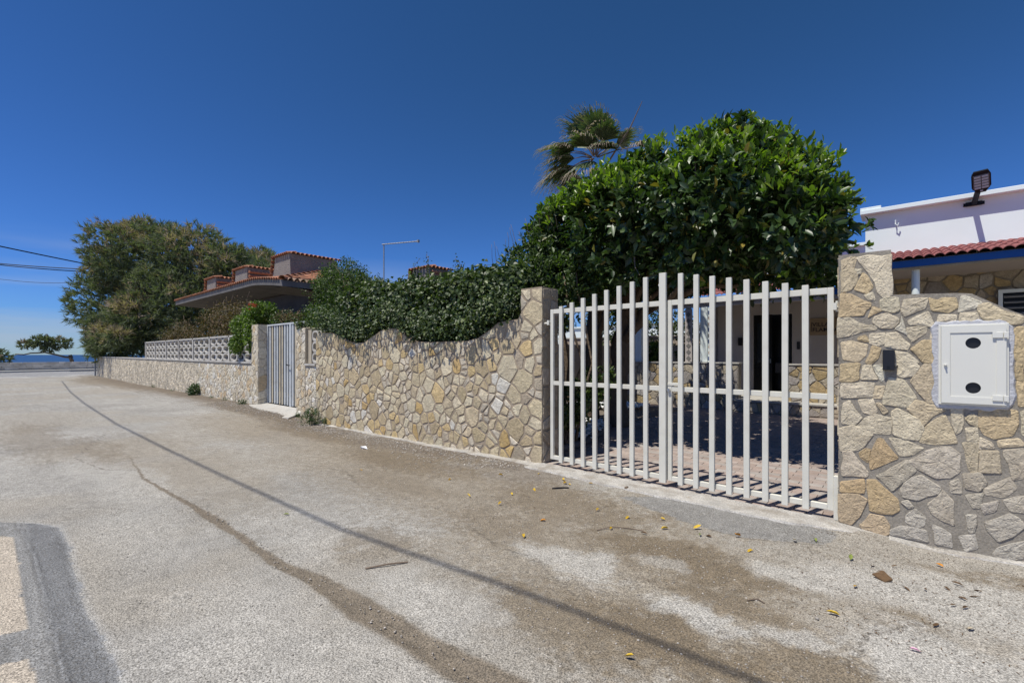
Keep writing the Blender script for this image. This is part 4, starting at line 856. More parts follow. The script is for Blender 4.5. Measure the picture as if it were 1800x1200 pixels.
# hook and lamp on the parapet
m = MB(); m.tube([(-.136, 12.1, 4.25), (-.136, 12.02, 4.26), (-.136, 12.02, 4.18), (-.10, 12.02, 4.14), (-.085, 12.02, 4.2)], .012, 6)
tag(m.build('wall_hook', m_white), 'small white hook on the white parapet wall of the villa', 'hook')
lp = thing('flood_lamp', (1.0, 12.05, 4.4), 'black floodlight on an angled arm fixed to the white villa parapet', 'lamp')
lx = .985
m = MB(); m.box((lx-.11, 12.05, 4.33), (lx+.11, 12.099, 4.40)); m.box((lx-.14, 12.08, 4.335), (lx-.111, 12.099, 4.395)); m.box((lx+.111, 12.08, 4.335), (lx+.14, 12.099, 4.395)); m.build('bracket', m_darkmet, lp)
m = MB(); m.tube([(lx, 12.06, 4.36), (lx+.015, 11.50, 4.50)], .042, 12); m.build('arm', m_darkmet, lp)
cz = Vector((lx+.035, 11.40, 4.56)); ax = Vector((.99, -.05, .07)).normalized(); up = Vector((.22, -.62, .72)).normalized(); up = (up-ax*up.dot(ax)).normalized(); nn = ax.cross(up)
if nn.z > 0: nn = -nn     # the lens looks down and outward
KL = .90; out = [(-.06, -.21), (.06, -.21), (.135, -.09), (.135, .15), (.10, .235), (-.10, .235), (-.135, .15), (-.135, -.09)]; ax = ax*KL; up = up*KL
m = MB()
for (s_, h) in ((1, 0), (1, .03), (.9, -.0)): pass
V = [tuple(cz+ax*u+up*v) for u, v in out]+[tuple(cz+ax*u*.97+up*v*.97-nn*.055) for u, v in out]; m.v = V
m.f = [list(range(8)), list(range(8, 16))[::-1]]+[[i, 8+i, 8+(i+1) % 8, (i+1) % 8] for i in range(8)]; m.build('housing', m_darkmet, lp)
for i in range(9): 
    m = MB(); m.obox(cz-nn*.075+up*(-.16+.04*i), ax*.12, up*.006, nn*.02); m.build('cooling_fin', m_darkmet, lp)
m = MB(); m.obox(cz+nn*.004+up*.02, ax*.112, up*.145, nn*.004); m.build('lens_recess', m_conc, lp)
for i in range(5):
    for j in range(2):
        m = MB(); m.obox(cz+nn*.012+up*(-.10+.057*i)+ax*(-.052+.104*j), ax*.045, up*.02, nn*.006); m.build('led_strip', m_led, lp)
m = MB(); m.obox(cz+nn*.012-up*.165, ax*.02, up*.012, nn*.005); m.build('sensor', m_led, lp)
# walls at the back of the yard
yw = thing('garden_wall', (-8.9, 10, 0), 'shaded brown plaster boundary wall with stone base, behind the tree trunks', 'wall')
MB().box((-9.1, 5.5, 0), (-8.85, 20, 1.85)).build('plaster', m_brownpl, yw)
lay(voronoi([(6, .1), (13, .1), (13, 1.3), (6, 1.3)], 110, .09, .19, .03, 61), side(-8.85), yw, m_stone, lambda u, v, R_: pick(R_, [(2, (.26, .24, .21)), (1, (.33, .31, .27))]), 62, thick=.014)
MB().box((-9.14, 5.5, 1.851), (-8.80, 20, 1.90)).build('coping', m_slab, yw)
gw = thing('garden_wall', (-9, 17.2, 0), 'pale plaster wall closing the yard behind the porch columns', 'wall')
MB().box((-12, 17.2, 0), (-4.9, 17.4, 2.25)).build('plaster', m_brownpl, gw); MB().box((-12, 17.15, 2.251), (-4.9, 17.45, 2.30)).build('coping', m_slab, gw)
bh = thing('house', (-13, 26, 0), 'bright white neighbouring house glimpsed between the tree trunks behind the gate', 'house')
MB().box((-20, 26, 0), (-9, 34, 3.3)).build('wall', m_white, bh); MB().box((-20.1, 25.9, 3.301), (-8.9, 34.1, 3.4)).build('roof', m_white, bh)
for x in (-17, -13.5, -10.8): MB().box((x, 25.96, 1.2), (x+.9, 25.999, 2.4)).build('window', m_glass, bh)
# ------------------------------------------------------------------ corrugated gate
cg = thing('corrugated_gate', (-12.9, 5.4, .15), 'double metal gate of striped grey and cream corrugated sheet between stone pillars', 'gate')
xg0, xg1, yg = -14.03, -11.62, 5.40
def cstrip(x0, x1, mat, name='slat'):
    V = []; zs = (.17, 2.37); n = 6
    for z in zs:
        for i in range(n+1): t = i/n; V.append((x0+(x1-x0)*t, yg-.016*math.sin(math.pi*t), z))
    F = [[i, i+1, n+2+i, n+1+i] for i in range(n)]
    c = Vector(((x0+x1)/2, yg, 1.27)); o = mesh_obj(name, [Vector(v)-c for v in V], F, mat, cg, smooth=True); o.location = c-wloc(cg)
R_ = random.Random(6); nst = 14; wd = (xg1-xg0-.1)/nst
for i in range(nst):
    x = xg0+.05+i*wd
    cstrip(x+.052, x+wd-.032, m_tin2 if i in (1, 4, 5, 8, 10, 12) else m_tin)
    MB().box((x-.031, yg+.004, .17), (x+.051, yg+.014, 2.37)).build('groove', m_tind, cg)
m = MB(); m.box((xg0, yg-.03, 2.372), (xg1, yg+.03, 2.41)); m.build('rail', m_tin, cg)
for x in (xg0+.0, -12.56, -12.50, xg1-.04): MB().box((x, yg-.030, .15), (x+.045, yg+.03, 2.371)).build('stile', m_tin, cg)
for z in (.55, 1.22, 1.95): MB().box((xg0, yg+.013, z), (xg1, yg+.04, z+.04)).build('rail', m_tind, cg)
m = MB(); m.tube([(-12.60, yg-.06, 1.28), (-12.60, yg-.10, 1.28), (-12.46, yg-.10, 1.26), (-12.44, yg-.06, 1.26)], .012, 6); m.build('handle', m_darkmet, cg)
# ------------------------------------------------------------------ neighbour's tiled house
nh = thing('tiled_house', (-23, 12, 0), 'grey concrete house with terracotta tiled hipped roof and tile-capped chimney boxes behind the block fence', 'house')
MB().box((-29.2, 8.6, -.1), (-18.3, 16, 4.15)).build('wall', m_concd, nh)
ex0, ex1, ey0, ey1 = -30.9, -16.9, 7.0, 18.0
def ez(x, y=None): return 4.36-.30*max(0, min(1, (x+19.8)/2.9))**1.3
def roofz(x, y):
    d = min(y-ey0, ex1-x, x-ex0+.0, ey1-y); d = max(d, 0)
    return ez(x)+.19*d+.012*d*d if d < 3.2 else ez(x)+.731
xs_ = [ex0+i*(ex1-ex0)/40 for i in range(41)]; ysn = [ey0+i*(ey1-ey0)/24 for i in range(25)]
V = [(x, y, roofz(x, y)+.14) for y in ysn for x in xs_]; F = [[j*41+i, j*41+i+1, (j+1)*41+i+1, (j+1)*41+i] for j in range(24) for i in range(40)]
p0 = wloc(nh); mesh_obj('roof', [Vector(v)-p0 for v in V], F, m_oldtile, nh)
# eave slab: edge boards and soffit
V = []; F = []
for x in xs_: V += [(x, ey0, ez(x)+.17), (x, ey0, ez(x)-.05), (x, ey0+1.7, ez(x)-.16)]
for i in range(40):
    for j in range(2): F.append([i*3+j, i*3+3+j, i*3+4+j, i*3+1+j])
n = len(V)
for y in ysn: V += [(ex1, y, ez(ex1)+.17), (ex1, y, ez(ex1)-.05), (ex1-1.5, y, ez(ex1)-.16)]
for i in range(24):
    for j in range(2): F.append([n+i*3+j, n+i*3+3+j, n+i*3+4+j, n+i*3+1+j])
mesh_obj('eave', [Vector(v)-p0 for v in V], F, m_conc, nh)
def barrel(s, p, d, up_, ln, r, th=.015, k=6):
    """half round tile: starts at p, runs along d"""
    p = Vector(p); d = Vector(d).normalized(); u = Vector(up_); u = (u-d*u.dot(d)).normalized(); a = d.cross(u); n = len(s.v)
    for t, rr in ((0, r), (ln, r*.85)):
        for q in (rr, rr-th):
            for i in range(k+1):
                th_ = math.pi*i/k; s.v.append(tuple(p+d*t+a*math.cos(th_)*q+u*math.sin(th_)*q))
    m_ = k+1
    for i in range(k): s.f += [[n+i, n+i+1, n+2*m_+i+1, n+2*m_+i], [n+i, n+m_+i, n+m_+i+1, n+i+1], [n+m_+i, n+3*m_+i, n+3*m_+i+1, n+m_+i+1]]
    return s
m = MB(); x = ex0+.1; R_ = random.Random(9)
while x < ex1-.15:
    for r in range(6):
        y = ey0-.07+r*.40; barrel(m, (x+R_.uniform(-.01, .01), y, roofz(x, max(y, ey0))+.16), (0, .40, .085), (0, 0, 1), .44, .092)
    x += .215
m.build('eave_tile', m_terra, nh, kind='stuff')
y = ey0+.25; cnt = 0
while y < ey0+5.2:
    for r in range(5):
        xx = ex1+.07-r*.40
        if (y-ey0) > (ex1-xx)-.1:
            m = MB(); barrel(m, (xx, y+R_.uniform(-.012, .012), roofz(min(xx, ex1-.01), y)+.16), (-.40, 0, .085), (0, 0, 1), .44, .10)
            m.build('roof_tile', R_.choice([m_terra, m_oldtile, m_oldtile, m_oldtile]), nh)
    y += .235
for i in range(9):
    d_ = .0+i*.36; m = MB(); barrel(m, (ex1-d_+.05, ey0+d_-.05, roofz(ex1-d_-.01, ey0+d_+.01)+.20), (-.36, .36, .075), (0, 0, 1), .58, .13); m.build('hip_tile', m_terra, nh)
def capbox(x0, x1, y0, y1, z0, z1, name, flare=.35, slats=0, knob=False):
    c = MB(); n = 5; V = []; F = []
    for i in range(n+1):
        t = i/n; e = flare*(1-t)**2.2; z = z0+(z1-z0)*t; c.v += [(x0-e, y0-.0, z), (x1+e*.2, y0-.0, z), (x1+e*.2, y1+e, z), (x0-e, y1+e, z)]
    for i in range(n):
        for j in range(4): c.f.append([i*4+j, i*4+(j+1) % 4, i*4+4+(j+1) % 4, i*4+4+j])
    c.f.append([n*4+j for j in range(4)])
    b_ = c.build('chimney', m_render, nh)
    # tiles along the top edges
    x = x0-.05; q = MB()
    while x < x1+.1:
        barrel(q, (x, y0-.12, z1-.01), (0, 1, .22), (0, 0, 1), .42, .085); x += .19
    y = y0+.1
    while y < y1+.1:
        barrel(q, (x1+.12, y, z1-.01), (-1, 0, .22), (0, 0, 1), .42, .085); y += .19
    q.build('cap_tile', m_terra, b_)
    tp = MB(); zt = z1+.05; cx_, cy_ = (x0+x1)/2, (y0+y1)/2
    tp.v = [(x0, y0, zt), (x1, y0, zt), (x1, y1, zt), (x0, y1, zt), (cx_, cy_, zt+.14)]; tp.f = [[0, 1, 4], [1, 2, 4], [2, 3, 4], [3, 0, 4]]; tp.build('cap', m_oldtile, b_)
    for i in range(slats):
        s_ = MB(); z = z0+.12+(z1-z0-.15)*i/slats; s_.tube([(x1+.06, y0+.05, z), (x1+.06, y1, z)], .07, 8); s_.build('clay_slat', m_terra, b_)
    # curved tile edge climbing the flare
    fl = MB(); 
    for i in range(n+2):
        t = i/(n+1); e = flare*(1-t)**2.2; z = z0+(z1-z0)*t; barrel(fl, (x0-e-.08, y0-.1, z), (0, 1, 0), (-.8, 0, .6), .3, .09)
    fl.build('edge_tile', m_terra, b_)
    return b_
capbox(-21.35, -19.80, 8.5, 10.6, 4.70, 5.86, 'c', flare=.55)
capbox(-25.3, -23.75, 8.2, 9.5, 4.6, 5.72, 'b', flare=.45, slats=5)
capbox(-29.0, -27.6, 8.0, 9.3, 4.55, 5.62, 'a', flare=.3, slats=5)
capbox(-15.3, -14.2, 11.5, 12.6, 4.3, 5.0, 'd', flare=.2, slats=4)
sh = thing('chimney_house', (-14, 13, 0), 'low grey outbuilding behind the ivy hedge, topped by a terracotta chimney', 'building')
MB().box((-16.2, 11.4, 0), (-11.8, 14, 4.28)).build('wall', m_concd, sh)
# aerial
ar = thing('aerial', (-13.9, 10.9, 4.0), 'thin metal television aerial mast with a single boom above the hedge', 'aerial')
A0 = Vector((-15.1, 10.0, 3.9)); 
m = MB(); m.tube([A0, A0+Vector((0, 0, 1.88))], .022, 8); m.build('mast', m_galv, ar)
m = MB(); b0 = A0+Vector((-.05, -.05, 1.86)); b1 = b0+Vector((1.25, .75, .06)); m.tube([b0, b1], .02, 6); m.build('boom', m_galv, ar)
for i in range(12):
    p = b0.lerp(b1, .1+.8*i/11); m = MB(); m.tube([p+Vector((-.03, .05, 0)), p+Vector((.03, -.05, 0))], .006, 4); m.build('element', m_galv, ar)
MB().box((b1.x-.04, b1.y-.04, b1.z-.04), (b1.x+.04, b1.y+.04, b1.z+.05)).build('end_cap', m_galv, ar)
# ------------------------------------------------------------------ foliage tools
def unit(v): return v/np.maximum(np.linalg.norm(v, axis=-1, keepdims=True), 1e-9)
def leaf_arrays(P, D, U, Ln, Wd, kind='oval', fold=.25, curl=.15):
    D = unit(D); S = unit(np.cross(D, U)); N_ = unit(np.cross(S, D)); Ln = np.asarray(Ln)[:, None]; Wd = np.asarray(Wd)[:, None]
    def pt(t, s_, h): return P+D*Ln*t+S*Wd*s_+N_*(Wd*h)-N_*(Ln*curl*t*t)
    if kind == 'oval':
        Vv = [pt(0, 0, 0), pt(.3, .45, fold), pt(.7, .42, fold), pt(1, 0, 0), pt(.7, -.42, fold), pt(.3, -.45, fold), pt(.3, 0, 0), pt(.7, 0, 0)]
        T = [(0, 1, 6), (0, 6, 5), (1, 2, 7), (1, 7, 6), (6, 7, 4), (6, 4, 5), (2, 3, 7), (7, 3, 4)]
    elif kind == 'diamond':
        Vv = [pt(0, 0, 0), pt(.45, .5, fold), pt(1, 0, 0), pt(.45, -.5, fold), pt(.45, 0, 0)]; T = [(0, 1, 4), (1, 2, 4), (4, 2, 3), (0, 4, 3)]
    else:   # strand
        Vv = [pt(0, -.5, 0), pt(0, .5, 0), pt(.5, .5, 0), pt(.5, -.5, 0), pt(1, 0, 0)]; T = [(0, 1, 2), (0, 2, 3), (3, 2, 4)]
    n = len(P); k = len(Vv); V = np.stack(Vv, 1).reshape(-1, 3); T = (np.array(T)[None]+(np.arange(n)*k)[:, None, None]).reshape(-1, 3)
    return V, T
def shell(blobs, n, rng, depth=.25, lump=.18, freq=3.0, cut=.78, zmin=None):
    B = np.array([tuple(b) if len(b) == 6 else tuple(b)+(b[3], b[3]) for b in blobs], float)
    if B.shape[1] == 4: B = np.c_[B, B[:, 3:4], B[:, 3:4]]
    wgt = (B[:, 3]*B[:, 4]+B[:, 4]*B[:, 5]+B[:, 3]*B[:, 5]); i = rng.choice(len(B), n*3, p=wgt/wgt.sum())
    d = unit(rng.normal(size=(n*3, 3))); r = 1-np.abs(rng.normal(0, depth, n*3)); r = np.clip(r, .1, 1.03)
    c = B[i]; W = d*c[:, 3:6]+c[:, :3]
    nzv = fbm(W[:, 0]*freq+W[:, 2]*2.1, W[:, 1]*freq-W[:, 2]*freq*.8, 5, 3)-.5
    r = r*(1+lump*2*nzv); P = c[:, :3]+d*c[:, 3:6]*r[:, None]
    keep = np.ones(len(P), bool)
    for k in range(len(B)):
        q = (((P-B[k, :3])/B[k, 3:6])**2).sum(1); keep &= (q > cut**2) | (i == k)
    if zmin is not None: keep &= P[:, 2] > zmin
    P = P[keep][:n]; d = unit(d/c[:, 3:6])[keep][:n]; return P, d
def join(parts):
    V = []; T = []; n = 0
    for v, t in parts: V.append(v); T.append(t+n); n += len(v)
    return np.concatenate(V), np.concatenate(T)
def rosettes(P, N_, rng, per, ln, wd, spread=.75, droop=.0, kind='oval', jit=.03, fold=.22, curl=.18, upb=.35):
    parts = []
    A = unit(N_+rng.normal(0, .35, P.shape)+np.array([0, 0, upb])); s = unit(np.cross(A, rng.normal(size=P.shape))); t = np.cross(A, s)
    for k in range(per):
        a = 2*math.pi*k/per+rng.uniform(-.4, .4, len(P)); rad = s*np.cos(a)[:, None]+t*np.sin(a)[:, None]
        el = rng.uniform(.15, 1.1, len(P))[:, None]*spread
        D = unit(A*(1-el*.6)+rad*el+np.array([0, 0, -droop])*rng.uniform(.4, 1.4, (len(P), 1)))
        parts.append(leaf_arrays(P+rng.normal(0, jit, P.shape)-A*rng.uniform(0, .06, (len(P), 1)), D, A+rng.normal(0, .2, P.shape), ln*rng.uniform(.65, 1.15, len(P)), wd*rng.uniform(.75, 1.1, len(P)), kind, fold, curl))
    return join(parts)
def plant(name, loc, label, cat, group=None): return thing(name, loc, label, cat, group)
def fol(name, V, T, mat, parent, smooth=False):
    o = np_obj(name, V-np.array(wloc(parent))[None], T, mat, parent, smooth); o['kind'] = 'stuff'; return o
G3 = lambda a, b, c: [(0, a), (.5, b), (1, c)]
lf_fic = leafmat('ficus_leaf', [(0, (.024, .045, .016)), (.55, (.040, .075, .020)), (.95, (.065, .11, .022)), (1, (.30, .22, .04))], rough=.40, trans=.16, spec=.5)
lf_pale = leafmat('pale_ficus_leaf', [(0, (.07, .13, .018)), (.5, (.14, .215, .022)), (1, (.22, .29, .035))], rough=.35, trans=.35, spec=.5)
lf_ivy = leafmat('ivy_leaf', [(0, (.028, .045, .016)), (.6, (.055, .085, .026)), (.88, (.10, .14, .04)), (1, (.19, .22, .09))], rough=.45, trans=.2, spec=.4)
lf_bush = leafmat('bush_leaf', [(0, (.028, .052, .012)), (.6, (.055, .09, .02)), (1, (.11, .155, .035))], rough=.5, trans=.3)
lf_vine = leafmat('vine_leaf', [(0, (.05, .09, .012)), (.6, (.095, .15, .02)), (1, (.15, .21, .03))], rough=.5, trans=.3)
lf_brown = leafmat('dry_leaf', [(0, (.055, .05, .02)), (.5, (.10, .075, .03)), (1, (.17, .10, .05))], rough=.7, trans=.2)
lf_tam = leafmat('tamarisk_green', [(0, (.085, .105, .06)), (.5, (.145, .165, .10)), (1, (.22, .235, .16))], rough=.8, trans=.25, spec=.2)
lf_tamb = leafmat('tamarisk_plume', [(0, (.20, .16, .12)), (.5, (.31, .24, .185)), (1, (.43, .34, .27))], rough=.85, trans=.25, spec=.2)
lf_palm = leafmat('palm_green', [(0, (.045, .075, .03)), (.6, (.08, .12, .045)), (1, (.16, .18, .08))], rough=.45, trans=.2)
lf_palmd = leafmat('palm_dry', [(0, (.20, .15, .11)), (.6, (.30, .23, .17)), (1, (.40, .32, .25))], rough=.7, trans=.2)
lf_weed = leafmat('weed_leaf', [(0, (.04, .07, .03)), (1, (.09, .14, .05))], rough=.7, trans=.25)
# ------------------------------------------------------------------ ficus tree
rg = np.random.default_rng(1)
ft = plant('ficus_tree', (-5.2, 8.75, 0), 'big round-topped evergreen tree with glossy dark leaves behind the cream gate', 'tree')
FB = [(-2.05, 8.0, 4.0, 1.15, 1.3, 1.05), (-2.15, 7.9, 4.75, .6, .6, .5), (-1.40, 7.6, 3.5, .95, 1.15, .95), (-1.35, 7.3, 3.6, .75, .9, .62), (-2.9, 7.9, 4.1, 1.3, 1.3, 1.08), (-4.1, 7.8, 3.95, 1.2, 1.2, 1.05), (-2.2, 6.9, 3.5, 1.0, .95, .95), (-3.4, 6.9, 3.55, 1.05, .95, .95),
      (-4.6, 7.1, 3.55, .85, .85, .8), (-5.05, 7.6, 3.8, .7, .7, .85), (-2.4, 9.2, 3.9, 1.4, 1.3, 1.0), (-1.6, 9.0, 3.45, 1.1, 1.2, .95), (-3.9, 9.3, 3.95, 1.3, 1.2, 1.05), (-5.1, 9.0, 3.6, 1.1, 1.1, .9), (-1.1, 6.7, 3.15, .55, .65, .65), (-5.6, 8.6, 3.2, .8, .8, .7), (-4.6, 11.0, 3.7, 1.2, 1.3, .9), (-5.9, 10.8, 3.4, 1.0, 1.2, .8), (-3.2, 10.7, 3.8, 1.1, 1.1, .8)]
P, N_ = shell(FB, 6000, rg, depth=.17, lump=.22, freq=1.7, zmin=2.66)
gp0 = fbm(P[:, 0]*1.9+P[:, 2]*.7, P[:, 2]*2.1+P[:, 1]*1.3, 77, 3) > .40; P = P[gp0]; N_ = N_[gp0]; P = P+N_*rg.uniform(-.05, .09, (len(P), 1))
V, T = rosettes(P, N_, rg, 7, .165, .078, spread=.9, droop=.22)
cr = fol('foliage', V, T, lf_fic, ft)
# lighter yellow-green leaf clusters on the crown's upper side, some standing clear of it
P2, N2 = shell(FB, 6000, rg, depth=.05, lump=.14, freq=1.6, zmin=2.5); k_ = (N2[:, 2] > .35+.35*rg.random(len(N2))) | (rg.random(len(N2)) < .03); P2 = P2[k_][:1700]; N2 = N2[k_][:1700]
V, T = rosettes(P2+N2*rg.uniform(-.02, .13, (len(P2), 1))**1.0, N2, rg, 6, .13, .055, spread=.65, upb=.9); fol('foliage', V, T, lf_pale, ft)
for i in range(60):
    j = rg.integers(len(P)); a_ = P[j]-N_[j]*.3; b_ = P[j]+N_[j]*rg.uniform(.02, .14)+np.array([rg.normal(0, .05), 0, rg.uniform(-.05, .1)]); limb0 = MB(); limb0.tube([tuple(a_), tuple((a_+b_)/2+rg.normal(0, .03, 3)), tuple(b_)], [.012, .008, .004], 5); limb0.build('twig', m_twig, ft)
P, N_ = shell([(b[0], b[1], b[2], b[3]*.72, b[4]*.72, b[5]*.72) for b in FB], 2600, rg, depth=.3, lump=.1, freq=1.6, zmin=2.55)
V, T = rosettes(P, N_, rg, 4, .2, .10, spread=1.1, kind='diamond', droop=.2); fol('foliage', V, T, lf_fic, ft)
# the leaves that show largest: single objects
one = leaf_arrays(np.zeros((1, 3)), np.array([[0, 1, 0.]]), np.array([[0, 0, 1.]]), [.15], [.072], 'oval', .2, .15)
lm = bpy.data.meshes.new('leaf'); lm.from_pydata([tuple(v) for v in one[0]], [], [tuple(int(q) for q in t) for t in one[1]]); lm.materials.append(lf_fic)
P, N_ = shell([FB[i] for i in (0, 1, 2, 3, 6, 7, 8, 14)], 2600, rg, depth=.02, lump=.14, freq=1.6, zmin=2.5); sel = np.where(N_[:, 1] < -.35)[0][:270]; f0 = wloc(ft)
for i in sel:
    o = link(bpy.data.objects.new('leaf', lm), ft); o.location = Vector(P[i]+N_[i]*.05)-f0
    d = Vector(N_[i])*.5+Vector((rnd.gauss(0, .5), rnd.gauss(-.2, .3), rnd.gauss(-.1, .5))); o.rotation_euler = d.to_track_quat('Y', 'Z').to_euler(); s_ = rnd.uniform(.8, 1.15); o.scale = (s_, s_, s_)
def limb(parent, pts, r0, r1, name='limb', mat=None, wob=.05, k=8, seed=0):
    R_ = random.Random(seed); Q = []; n = 0
    for i in range(len(pts)-1):
        a = Vector(pts[i]); b_ = Vector(pts[i+1]); m_ = 4
        for j in range(m_): Q.append(a.lerp(b_, j/m_)+(Vector((R_.uniform(-wob, wob), R_.uniform(-wob, wob), R_.uniform(-wob, wob))) if (i or j) else Vector()))
    Q.append(Vector(pts[-1])); r = [r0+(r1-r0)*(i/(len(Q)-1))**.8 for i in range(len(Q))]; m = MB(); m.tube(Q, r, k); return m.build(name, mat or m_bark, parent, smooth=True)
limb(ft, [(-5.25, 8.75, -.05), (-5.2, 8.7, 1.0), (-5.1, 8.6, 1.9), (-4.8, 8.4, 2.9)], .22, .15, 'trunk', seed=1)
limb(ft, [(-4.75, 8.95, -.05), (-4.7, 8.9, .9), (-4.5, 8.8, 1.8), (-4.2, 8.7, 3.0)], .28, .18, 'trunk', seed=2)
limb(ft, [(-5.5, 8.5, -.05), (-5.6, 8.4, 1.2), (-5.8, 8.3, 2.6)], .12, .06, 'trunk', seed=3)
for i, (a, b_, r) in enumerate([((-4.6, 8.8, 1.75), [(-3.8, 8.4, 2.35), (-2.8, 8.1, 2.7), (-1.9, 7.9, 3.3)], .13), ((-4.5, 8.8, 1.9), [(-3.9, 8.9, 2.7), (-3.0, 9.0, 3.3)], .11), ((-5.1, 8.6, 1.9), [(-4.3, 7.9, 2.5), (-3.6, 7.3, 3.1)], .09),
                               ((-3.8, 8.4, 2.35), [(-3.0, 7.7, 2.55), (-2.1, 7.2, 3.0), (-1.5, 7.0, 3.4)], .06), ((-4.9, 8.5, 2.4), [(-5.0, 7.8, 3.0), (-5.0, 7.4, 3.6)], .07), ((-2.8, 8.1, 2.7), [(-2.0, 8.4, 2.75), (-1.2, 8.3, 3.3)], .05), ((-4.4, 8.8, 2.2), [(-3.6, 8.2, 3.2), (-3.0, 7.9, 3.9)], .07)]):
    limb(ft, [a]+b_, r, .025, 'branch', seed=20+i, wob=.05)
# ------------------------------------------------------------------ shrub between hedge and tree
sb = plant('shrub', (-5.0, 6.3, 0), 'light green leggy shrub between the ivy hedge and the big evergreen, above the gate pillar', 'shrub')
SB = [(-5.25, 6.35, 3.05, .5, .45, .5), (-4.75, 6.3, 2.9, .55, .5, .55), (-4.3, 6.35, 2.75, .5, .5, .5), (-5.75, 6.3, 2.85, .4, .4, .4), (-4.9, 6.5, 3.4, .5, .45, .45), (-4.5, 6.2, 2.3, .5, .45, .5), (-3.9, 6.7, 2.7, .4, .4, .4)]
P, N_ = shell(SB, 1300, rg, depth=.3, lump=.3, freq=2.5); V, T = rosettes(P, N_, rg, 6, .085, .042, spread=.9); fol('foliage', V, T, lf_bush, sb)
for i in range(6): limb(sb, [(-4.9+i*.15, 6.4, 0), (-4.9+i*.22, 6.4, 1.4), (-5.3+i*.25, 6.3, 2.9)], .03, .012, 'stem', seed=40+i)
for i in range(14):
    a = (-6.1+i*.12+rnd.uniform(-.05, .05), 6.5, 3.2+.04*i); limb(sb, [a, (a[0]+rnd.uniform(-.15, .1), 6.4, a[2]+rnd.uniform(.3, .6))], .008, .003, 'twig', mat=m_twig, k=4, wob=.01, seed=i)
# ------------------------------------------------------------------ ivy hedge
iv = plant('ivy_hedge', (-7.2, 5.8, 0), 'long dense dark green ivy hedge growing over the wavy top of the stone wall', 'hedge')
IB = []; x = -9.75
while x < -4.5:
    top = float(np.interp(x, [-9.8, -9.4, -8.6, -7.8, -6.7, -5.4, -4.6], [2.95, 3.1, 3.05, 3.12, 3.08, 3.02, 3.0])); IB += [(x, 5.68+rnd.uniform(-.04, .04), top-.55, .42, .52, .55+rnd.uniform(-.04, .05)), (x+.1, 5.62, 2.15, .42, .45, .48), (x, 6.1, top-.6, .5, .5, .55)]; x += .33
P, N_ = shell(IB, 8000, rg, depth=.15, lump=.34, freq=2.2); V, T = rosettes(P, N_, rg, 4, .095, .075, spread=1.2, kind='diamond', jit=.05, upb=.1, droop=.35); fol('foliage', V, T, lf_ivy, iv)
P, N_ = shell([(a, b_, c_, d_*.7, e_*.7, f_*.7) for a, b_, c_, d_, e_, f_ in IB], 2500, rg, depth=.3, lump=.1); V, T = rosettes(P, N_, rg, 3, .13, .12, spread=1.2, kind='diamond', jit=.04); fol('foliage', V, T, lf_ivy, iv)
# fringe hanging over the wall top
n = 2000; xx = rg.uniform(-10.45, -4.4, n); zt = np.interp(xx, [p[0] for p in prof[:21]], [p[1] for p in prof[:21]]); yy = rg.uniform(4.90, 5.35, n)
P = np.c_[xx, yy, zt+.06+rg.random(n)**1.3*.42+np.maximum(0, (5.12-yy))*.5]; keep = (yy > 5.1) | (fbm(xx*5, yy*9, 8, 2)+.3*rg.random(n) > .55); P = P[keep]
V, T = rosettes(P, np.tile([[0, -1, 0.1]], (len(P), 1)), rg, 3, .065, .05, spread=1.1, kind='diamond', jit=.05, droop=.5); fol('foliage', V, T, lf_ivy, iv)
for i in range(26):
    a = Vector((rnd.uniform(-9.6, -4.8), 5.3+rnd.random()*.4, 2.0+rnd.random()*.9)); limb(iv, [a, a+Vector((rnd.uniform(-.4, .4), -.15, rnd.uniform(-.1, .3)))], .009, .004, 'twig', mat=m_twig, k=4, seed=i, wob=.03)
def sprig(parent, a, b_, n, mat, seed, ln=.05):
    R3 = np.random.default_rng(seed); a = np.array(a); b_ = np.array(b_); limb(parent, [tuple(a), tuple((a+b_)/2+R3.normal(0, .06, 3)), tuple(b_)], .008, .003, 'sprig', mat=m_twig, k=4, seed=seed, wob=.01)
    t = R3.random(n)[:, None]; P = a+(b_-a)*t+R3.normal(0, .035, (n, 3)); V, T = leaf_arrays(P, R3.normal(size=(n, 3)), R3.normal(size=(n, 3)), ln*R3.uniform(.7, 1.2, n), ln*.7*np.ones(n), 'diamond'); fol('foliage', V, T, mat, parent)
for i, (a, b_) in enumerate([((-9.7, 5.7, 3.0), (-9.9, 5.6, 3.55)), ((-9.9, 5.7, 3.0), (-10.2, 5.6, 3.5)), ((-9.2, 5.8, 3.0), (-9.3, 5.6, 3.35)), ((-8.8, 5.8, 3.1), (-8.7, 5.6, 3.3)), ((-7.4, 5.6, 3.1), (-7.25, 5.6, 3.45)), ((-7.0, 5.6, 3.05), (-7.0, 5.6, 3.5)), ((-9.6, 5.7, 3.0), (-10.6, 5.6, 3.75)), ((-6.0, 5.6, 3.05), (-6.2, 5.6, 3.3))]): sprig(iv, a, b_, 34, lf_ivy, 300+i)
